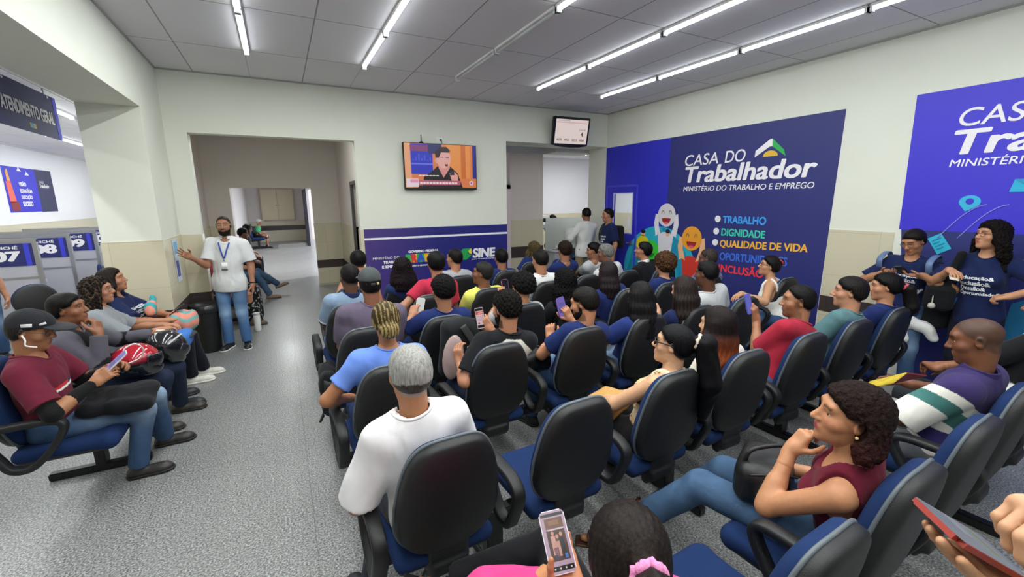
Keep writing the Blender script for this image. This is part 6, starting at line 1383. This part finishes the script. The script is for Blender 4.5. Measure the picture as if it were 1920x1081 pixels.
# bright bags on the laps of the two women
r = thing('turban_bag', 'coral and turquoise patterned round bag on the left bench', 'bag', (-1.0, 5.44, .58)); F = Field(); F.add(ell((0, 0, .13), (.14, .15, .125))); F.warp(folds(.008, 11, 50))
sdf_obj('bag_body', F.build(.008), M['cloth'], r, lambda V: np.where((np.sin(V[:, 2]*60+V[:, 1]*25+2*np.sin(V[:, 0]*30)) > .35)[:, None], np.array(lin('6fa9a6')), np.array(lin('d98d7c'))))
r = thing('backpack', 'blue backpack on the lap of the woman in the grey t-shirt', 'bag', (-1.0, 5.05, .575)); F = Field(); F.add(rbox((0, 0, .06), (.13, .16, .065), .05)); F.warp(folds(.006, 12, 40)); sdf_obj('bag_body', F.build(.008), M['cloth'], r, '3b6fb8'); link('strap', tube_mesh(smoothpath([(.11, -.12, .08), (.16, -.05, .10), (.12, .08, .09)]), 0, n=8, sec=(.006, .02), name='strap'), P('1d2026'), r)
r = thing('fish_toy_pouch', 'teal and coral cloth pouch in the arm of the woman on the left bench', 'pouch', (-1.22, 5.38, .82)); F = Field(); F.add(ell((0, 0, .07), (.05, .12, .055), rot(0, 25))); F.add(ell((.0, .12, .14), (.03, .05, .04)), .03); F.warp(folds(.005, 13, 50)); sdf_obj('shell', F.build(.007), M['cloth'], r, lambda V: np.where((np.sin(V[:, 1]*55) > .3)[:, None], np.array(lin('d68a78')), np.array(lin('3b9aa0'))))
phone('black phone in the hands of the last woman on the left bench', (-1.02, 5.39, .845), (-.6, 0, .8), (.8, 0, .6), '1b1c20', 'off')
# lanyard and watch of the standing man
T_ = PEOPLE_LANYARD
def pt(a, c, d): return tuple(T_['T'](a, c, d))
y_ = thing('lanyard', 'colourful lanyard with white badge around the neck of the bearded standing man', 'lanyard', (-.66, 6.64, 0), None, math.radians(168))
sh_bvh = None
for o_ in T_['root'].children:
    if o_.name.startswith('shirt'): sh_bvh = BVHTree.FromPolygons([tuple(v.co) for v in o_.data.vertices], [tuple(p_.vertices) for p_ in o_.data.polygons])
def onshirt(a, d, lift=.006):
    o = Vector(T_['T'](a, .4, d)); h_ = sh_bvh.ray_cast(o, Vector(-T_['f'])); p = h_[0] if h_[0] is not None else Vector(T_['T'](a, .14, d)); return tuple(p+Vector(T_['f'])*lift)
lm = mat('lanyard_ribbon', '3f57b0', .7, var=.9, scale=70)
for s in (-1, 1): link('ribbon', tube_mesh([onshirt(s*(.060-.055*t), .93-.36*t) for t in [k/12 for k in range(13)]], 0, n=8, sec=(.0025, .009), up=tuple(T_['f']), name='ribbon'), lm, y_)
link('clip', tube_mesh([onshirt(0, .57, .010), onshirt(0, .50, .010)], .006, name='clip'), M['alu'], y_)
link('badge', tube_mesh([onshirt(0, .47, .008), onshirt(0, .30, .008)], 0, n=12, sec=(.003, .034), up=tuple(T_['f']), name='badge'), P('f4f4f2'), y_); link('badge_stripe', tube_mesh([onshirt(0, .315, .010), onshirt(0, .295, .010)], 0, n=12, sec=(.004, .035), up=tuple(T_['f']), name='badge_stripe'), P('2a2a2e'), y_)
def bracelet(pp, i, colr, label, name='wristband', w=.008, back=.02):
    W_, E_ = pp['wr'][i], pp['el'][i]; d = nrm(W_-E_); c = W_-d*back; a1 = nrm(np.cross(d, V3(.3, .2, 1))); a2 = np.cross(d, a1)
    ring = [c+(a1*math.cos(t)+a2*math.sin(t))*.0315 for t in [2*math.pi*k/24 for k in range(24)]]
    o = link(name, tube_mesh(ring, w, n=8, closed=True, name=name), P(colr), pp['root'])
bracelet(T_, 0, '17171a', '', 'wristwatch')
# bin, tumbler
r = thing('waste_bin', 'black plastic waste bin in the corner behind the standing man', 'bin', (-.975, 6.70, 0)); bm = bmesh.new(); lathe(bm, [(.125, 0), (.13, .02), (.155, .50), (.165, .56), (.165, .62), (.155, .62), (.15, .52), (.12, .03)], n=28); bm_obj('bucket', bm, M['black'], r, True)
bm = bmesh.new(); lathe(bm, [(.1675, .53), (.170, .54), (.170, .625), (.158, .63), (.150, .60)], n=28); bm_obj('bin_liner', bm, mat('black_liner', '202124', .3, bump=.8, scale=40), r, True)
r = thing('tumbler', 'white insulated bottle standing on the corridor floor', 'bottle', (-.46, 7.42, 0)); bm = bmesh.new(); lathe(bm, [(.042, 0), (.045, .01), (.045, .24), (.040, .25)], n=20); bm_obj('bottle_body', bm, P('e8e8e6'), r, True); bm = bmesh.new(); lathe(bm, [(.042, .25), (.043, .28), (.02, .285)], n=20); bm_obj('lid', bm, P('d0d0ce'), r, True)
# notice on the pillar
r = thing('paper_notice', 'blue and white paper notice taped to the tiled pillar behind the standing man', 'notice', (XL+.012, 6.47, .98)); box('sheet', 0, .003, -.12, .12, 0, .50, P('cfdcec'), r); box('print', .003, .004, -.10, .10, .33, .47, P('7fb6e0'), r); box('print', .003, .004, -.10, .05, .06, .25, P('5a62a8'), r)
# reading matter of the man in the polo shirt
r = thing('booklet', 'open red and yellow booklet in the hands of the man in the striped polo', 'booklet', (3.08, 1.20, .80)); r.rotation_euler = (.95, 0, -.15)
bm = bmesh.new(); add_box(bm, -.15, 0, -.003, .003, 0, .21); bmesh.ops.rotate(bm, verts=bm.verts[:], cent=(0, 0, 0), matrix=Matrix.Rotation(.25, 3, 'Z')); bm_obj('cover', bm, mat('booklet_cover', 'd9b23a', .35, var=.7, scale=22), r)
bm = bmesh.new(); add_box(bm, 0, .15, -.003, .003, 0, .21); bmesh.ops.rotate(bm, verts=bm.verts[:], cent=(0, 0, 0), matrix=Matrix.Rotation(-.25, 3, 'Z')); bm_obj('page', bm, mat('booklet_page', '8a2a20', .35, var=.5, scale=22), r)
r = thing('book', 'white closed book lying on the lap of the man in the striped polo', 'book', (3.16, 1.08, .655), None, .3); box('pages', -.09, .09, -.12, .12, .003, .027, P('e9e6da'), r); boxes('cover', [(-.093, .093, -.123, .123, 0, .003), (-.093, .093, -.123, .123, .027, .030)], P('d8d8d2'), r)
# blue folder by the man in red
r = thing('folder', 'bright blue folder on the lap of the man in the red t-shirt', 'folder', (2.98, 2.02, .60)); box('cover', -.15, .15, -.11, .11, 0, .012, P('2f8fe0'), r, .003); box('sheet', -.13, .13, -.10, .10, .012, .015, P('7fb6ea'), r)
# standing people's bags
r = thing('backpack', 'black backpack worn by the young man by the blue door', 'bag', (5.47, 6.27, 1.02)); F = Field(); F.add(rbox((0, 0, .20), (.075, .14, .21), .06)); F.add(rbox((.05, 0, .13), (.05, .11, .12), .04), .02); F.warp(folds(.004, 15, 40)); sdf_obj('bag_body', F.build(.010), M['cloth'], r, '17181c')
link('shoulder_strap', tube_mesh(smoothpath([(-.04, .10, .40), (-.16, .12, .44), (-.30, .11, .34), (-.31, .11, .14), (-.14, .15, .05)]), 0, n=8, sec=(.006, .024), name='strap'), P('1b1c20'), r)
r = thing('backpack', 'black backpack with blue-grey straps hanging beside the young woman with the phone', 'bag', (5.42, 1.70, .68)); F = Field(); F.add(rbox((0, 0, .18), (.09, .11, .19), .07)); F.warp(folds(.006, 16, 40)); sdf_obj('bag_body', F.build(.010), M['cloth'], r, '15161a')
for yy in (.04, .42): link('shoulder_strap', tube_mesh(smoothpath([(-.0, yy, .36), (-.16, yy, .50), (-.20, yy, .62), (-.05, yy, .68), (.04, yy, .60)]), 0, n=8, sec=(.006, .026), name='strap'), P('5a6f96'), r)
r = thing('white_jacket', 'white jacket with black cuff stripes hanging from the backpack behind the last bench seat', 'jacket', (5.30, 1.78, .34)); F = Field(); F.add(chain([(-.04, .10, .36), (-.05, .09, .20), (-.06, .10, .05)], [.05, .05, .042]), .03); F.add(chain([(-.02, .04, .37), (.03, -.06, .34), (.05, -.13, .24)], [.05, .045, .036]), .04); F.warp(folds(.008, 17, 50)); sdf_obj('shell', F.build(.009), M['cloth'], r, lambda V: np.where((np.abs(V[:, 2]-.06) < .008)[:, None] | (np.abs(V[:, 2]-.085) < .006)[:, None], np.array(lin('141416')), np.array(lin('e2e2e2'))))
r = thing('shoulder_bag', 'black bag with small plush keyring held by the woman with curly hair', 'bag', (5.20, 1.63, .90)); F = Field(); F.add(rbox((0, 0, .10), (.05, .10, .11), .045)); F.add(cap((.03, -.02, .18), (.06, -.08, .50), .035, .03), .04); F.warp(folds(.006, 18, 40)); sdf_obj('bag_body', F.build(.009), M['cloth'], r, '141518')
bm = bmesh.new(); bmesh.ops.create_uvsphere(bm, u_segments=12, v_segments=8, radius=.028, matrix=Matrix.Translation((-.055, .02, .03))); bm_obj('keyring', bm, P('b9b4ae'), r, True); link('cord', tube_mesh([(-.05, .02, .14), (-.055, .02, .05)], .005, name='cord'), P('d8d2c0'), r)
r = thing('handbag', 'black and white bag at the right edge beside the person with clasped hands', 'bag', (3.72, .62, .80)); F = Field(); F.add(rbox((0, 0, .10), (.12, .08, .10), .05)); sdf_obj('bag_body', F.build(.010), M['cloth'], r, lambda V: np.where((np.sin(V[:, 0]*70+V[:, 2]*60) > .5)[:, None], np.array(lin('e2e2e2')), np.array(lin('17171a'))))
r = thing('paper_slip', 'white paper held by the woman with curly dark hair', 'paper', (5.02, 1.50, 1.22)); box('sheet', -.05, .04, -.03, .03, 0, .006, P('e8e4d4'), r); r.rotation_euler = (.2, -.3, .4)
# ------------------------------------------------------------------ water counter beyond the right doorway
r = thing('glass_partition', 'frosted glass partition standing on the grey counter beyond the right doorway', 'partition', (5.42, 7.95, 0))
fg = mat('frosted_glass', 'dfe6e6', .35, trans=.75); box('pane', -.46, .52, -.006, .006, .86, 1.52, fg, r); box('clip', -.50, -.46, -.02, .02, 1.44, 1.52, M['blackmetal'], r); box('base_panel', -.46, .52, -.01, .01, .0, .86, M['greypanel'], r)
r = thing('counter', 'grey laminate counter in front of the frosted glass', 'counter', (5.28, 7.72, 0)); box('top', -.36, .20, -.20, .20, .84, .87, M['greypanel'], r, .004); box('cabinet', -.33, .19, -.17, .18, .0, .84, mat('grey_cabinet', 'a9aaae', .5), r); box('door', -.32, .02, -.19, -.17, .05, .8, mat('grey_cabinet_door', 'b2b3b8', .5), r)
r = thing('thermos', 'tall black thermos on the grey counter', 'thermos', (5.33, 7.62, .87)); bm = bmesh.new(); lathe(bm, [(.05, 0), (.055, .02), (.055, .22), (.045, .27), (.048, .30), (.035, .33)], n=20); bm_obj('flask', bm, M['black'], r, True); box('handle', .05, .075, -.01, .01, .12, .26, M['black'], r)
r = thing('cup_tray', 'tray of small glasses on the grey counter', 'tray', (5.12, 7.64, .872)); box('tray', -.12, .12, -.09, .09, 0, .015, M['alu'], r, .004)
for i in range(3):
    g_ = thing('glass_cup', 'small glass on the counter tray, %s of three' % ('left', 'middle', 'right')[i], 'glass', (5.05+i*.07, 7.64, .89), 'glasses on the tray'); bm = bmesh.new(); lathe(bm, [(.02, 0), (.028, .07), (.024, .07), (.018, .01)], n=14); bm_obj('tumbler', bm, P('c9d2d6'), g_, True)
r = thing('water_dispenser', 'water dispenser with white top and dark base beside the man in the white shirt', 'dispenser', (5.16, 7.28, 0)); box('base', -.15, .15, -.15, .15, 0, .95, mat('dark_dispenser', '3c4248', .4), r, .015); bm = bmesh.new(); lathe(bm, [(.13, .95), (.135, .99), (.14, 1.25), (.12, 1.32), (.05, 1.34)], n=24); bm_obj('bottle', bm, mat('cloudy_bottle', 'd5dadb', .3), r, True); box('tap', -.06, -.03, -.19, -.15, .78, .82, P('2a6fc0'), r); box('tap', .03, .06, -.19, -.15, .78, .82, P('d8d8d8'), r); box('niche', -.10, .10, -.156, -.14, .55, .75, M['screen_off'], r)
r = thing('printer', 'white printer on the desk behind the frosted glass', 'printer', (5.45, 9.0, 1.18)); box('casing', -.2, .2, -.15, .15, .12, .36, M['white'], r, .015); box('paper_tray', -.16, .16, -.24, -.15, .14, .17, M['white'], r)
r = thing('desk', 'desk behind the frosted glass partition', 'desk', (5.9, 9.1, 0)); box('top', -.8, .8, -.35, .35, 1.26, 1.30, M['greypanel'], r); 
for sx in (-.75, .75): box('leg', sx-.03, sx+.03, -.3, .3, 0, 1.26, M['alu'], r)
# office chairs by the service desks
def office_chair(label, x, y, rz):
    r = thing('office_chair', label, 'chair', (x, y, 0), 'office chairs of the service desks', rz)
    F = Field(); F.add(rbox((0, 0, .46), (.22, .22, .04), .035)); sdf_obj('seat', F.build(.012), M['bluefab'], r)
    F = Field(); F.add(ell((0, -.22, .80), (.20, .045, .19), rot(0, -6))); sdf_obj('backrest', F.build(.012), M['bluefab'], r); F = Field(); F.add(ell((0, -.245, .80), (.195, .04, .185), rot(0, -6))); sdf_obj('back_shell', F.build(.012), M['black'], r)
    link('back_stem', tube_mesh(smoothpath([(0, -.26, .75), (0, -.27, .52), (0, -.10, .42)]), .018, name='stem'), M['blackmetal'], r); link('column', tube_mesh([(0, 0, .42), (0, 0, .08)], .025, name='column'), M['blackmetal'], r)
    for k in range(5):
        a = 2*math.pi*k/5+.3; l = link('base_arm', tube_mesh([(0, 0, .10), (.27*math.cos(a), .27*math.sin(a), .07)], .018, name='base_arm'), M['blackmetal'], r); bm = bmesh.new(); bmesh.ops.create_uvsphere(bm, u_segments=10, v_segments=8, radius=.028, matrix=Matrix.Translation((.27*math.cos(a), .27*math.sin(a), .028))); bm_obj('caster', bm, M['black'], l, True)
office_chair('blue office chair with black back in front of the desk numbered 07', -2.75, 7.25, .5)
office_chair('blue office chair turned away in front of the desk numbered 08', -2.75, 8.85, 1.9)
office_chair('blue office chair in front of the desk numbered 09', -2.80, 10.1, 1.7)

r = thing('jacket', 'bright pink folded jacket with orange lining on the lap of the woman with the scrunchie', 'jacket', (.52, 1.02, .585)); F = Field(); F.add(rbox((0, 0, .05), (.16, .15, .05), .045, rot(-15))); F.add(ell((-.05, .06, .07), (.10, .08, .05)), .03); F.warp(folds(.009, 23, 44)); sdf_obj('shell', F.build(.007), M['cloth'], r, 'd0417f')
F = Field(); F.add(ell((-.15, .10, .06), (.05, .035, .03), rot(30))); F.warp(folds(.004, 24, 60)); sdf_obj('lining', F.build(.006), M['cloth'], r, 'e0662a')
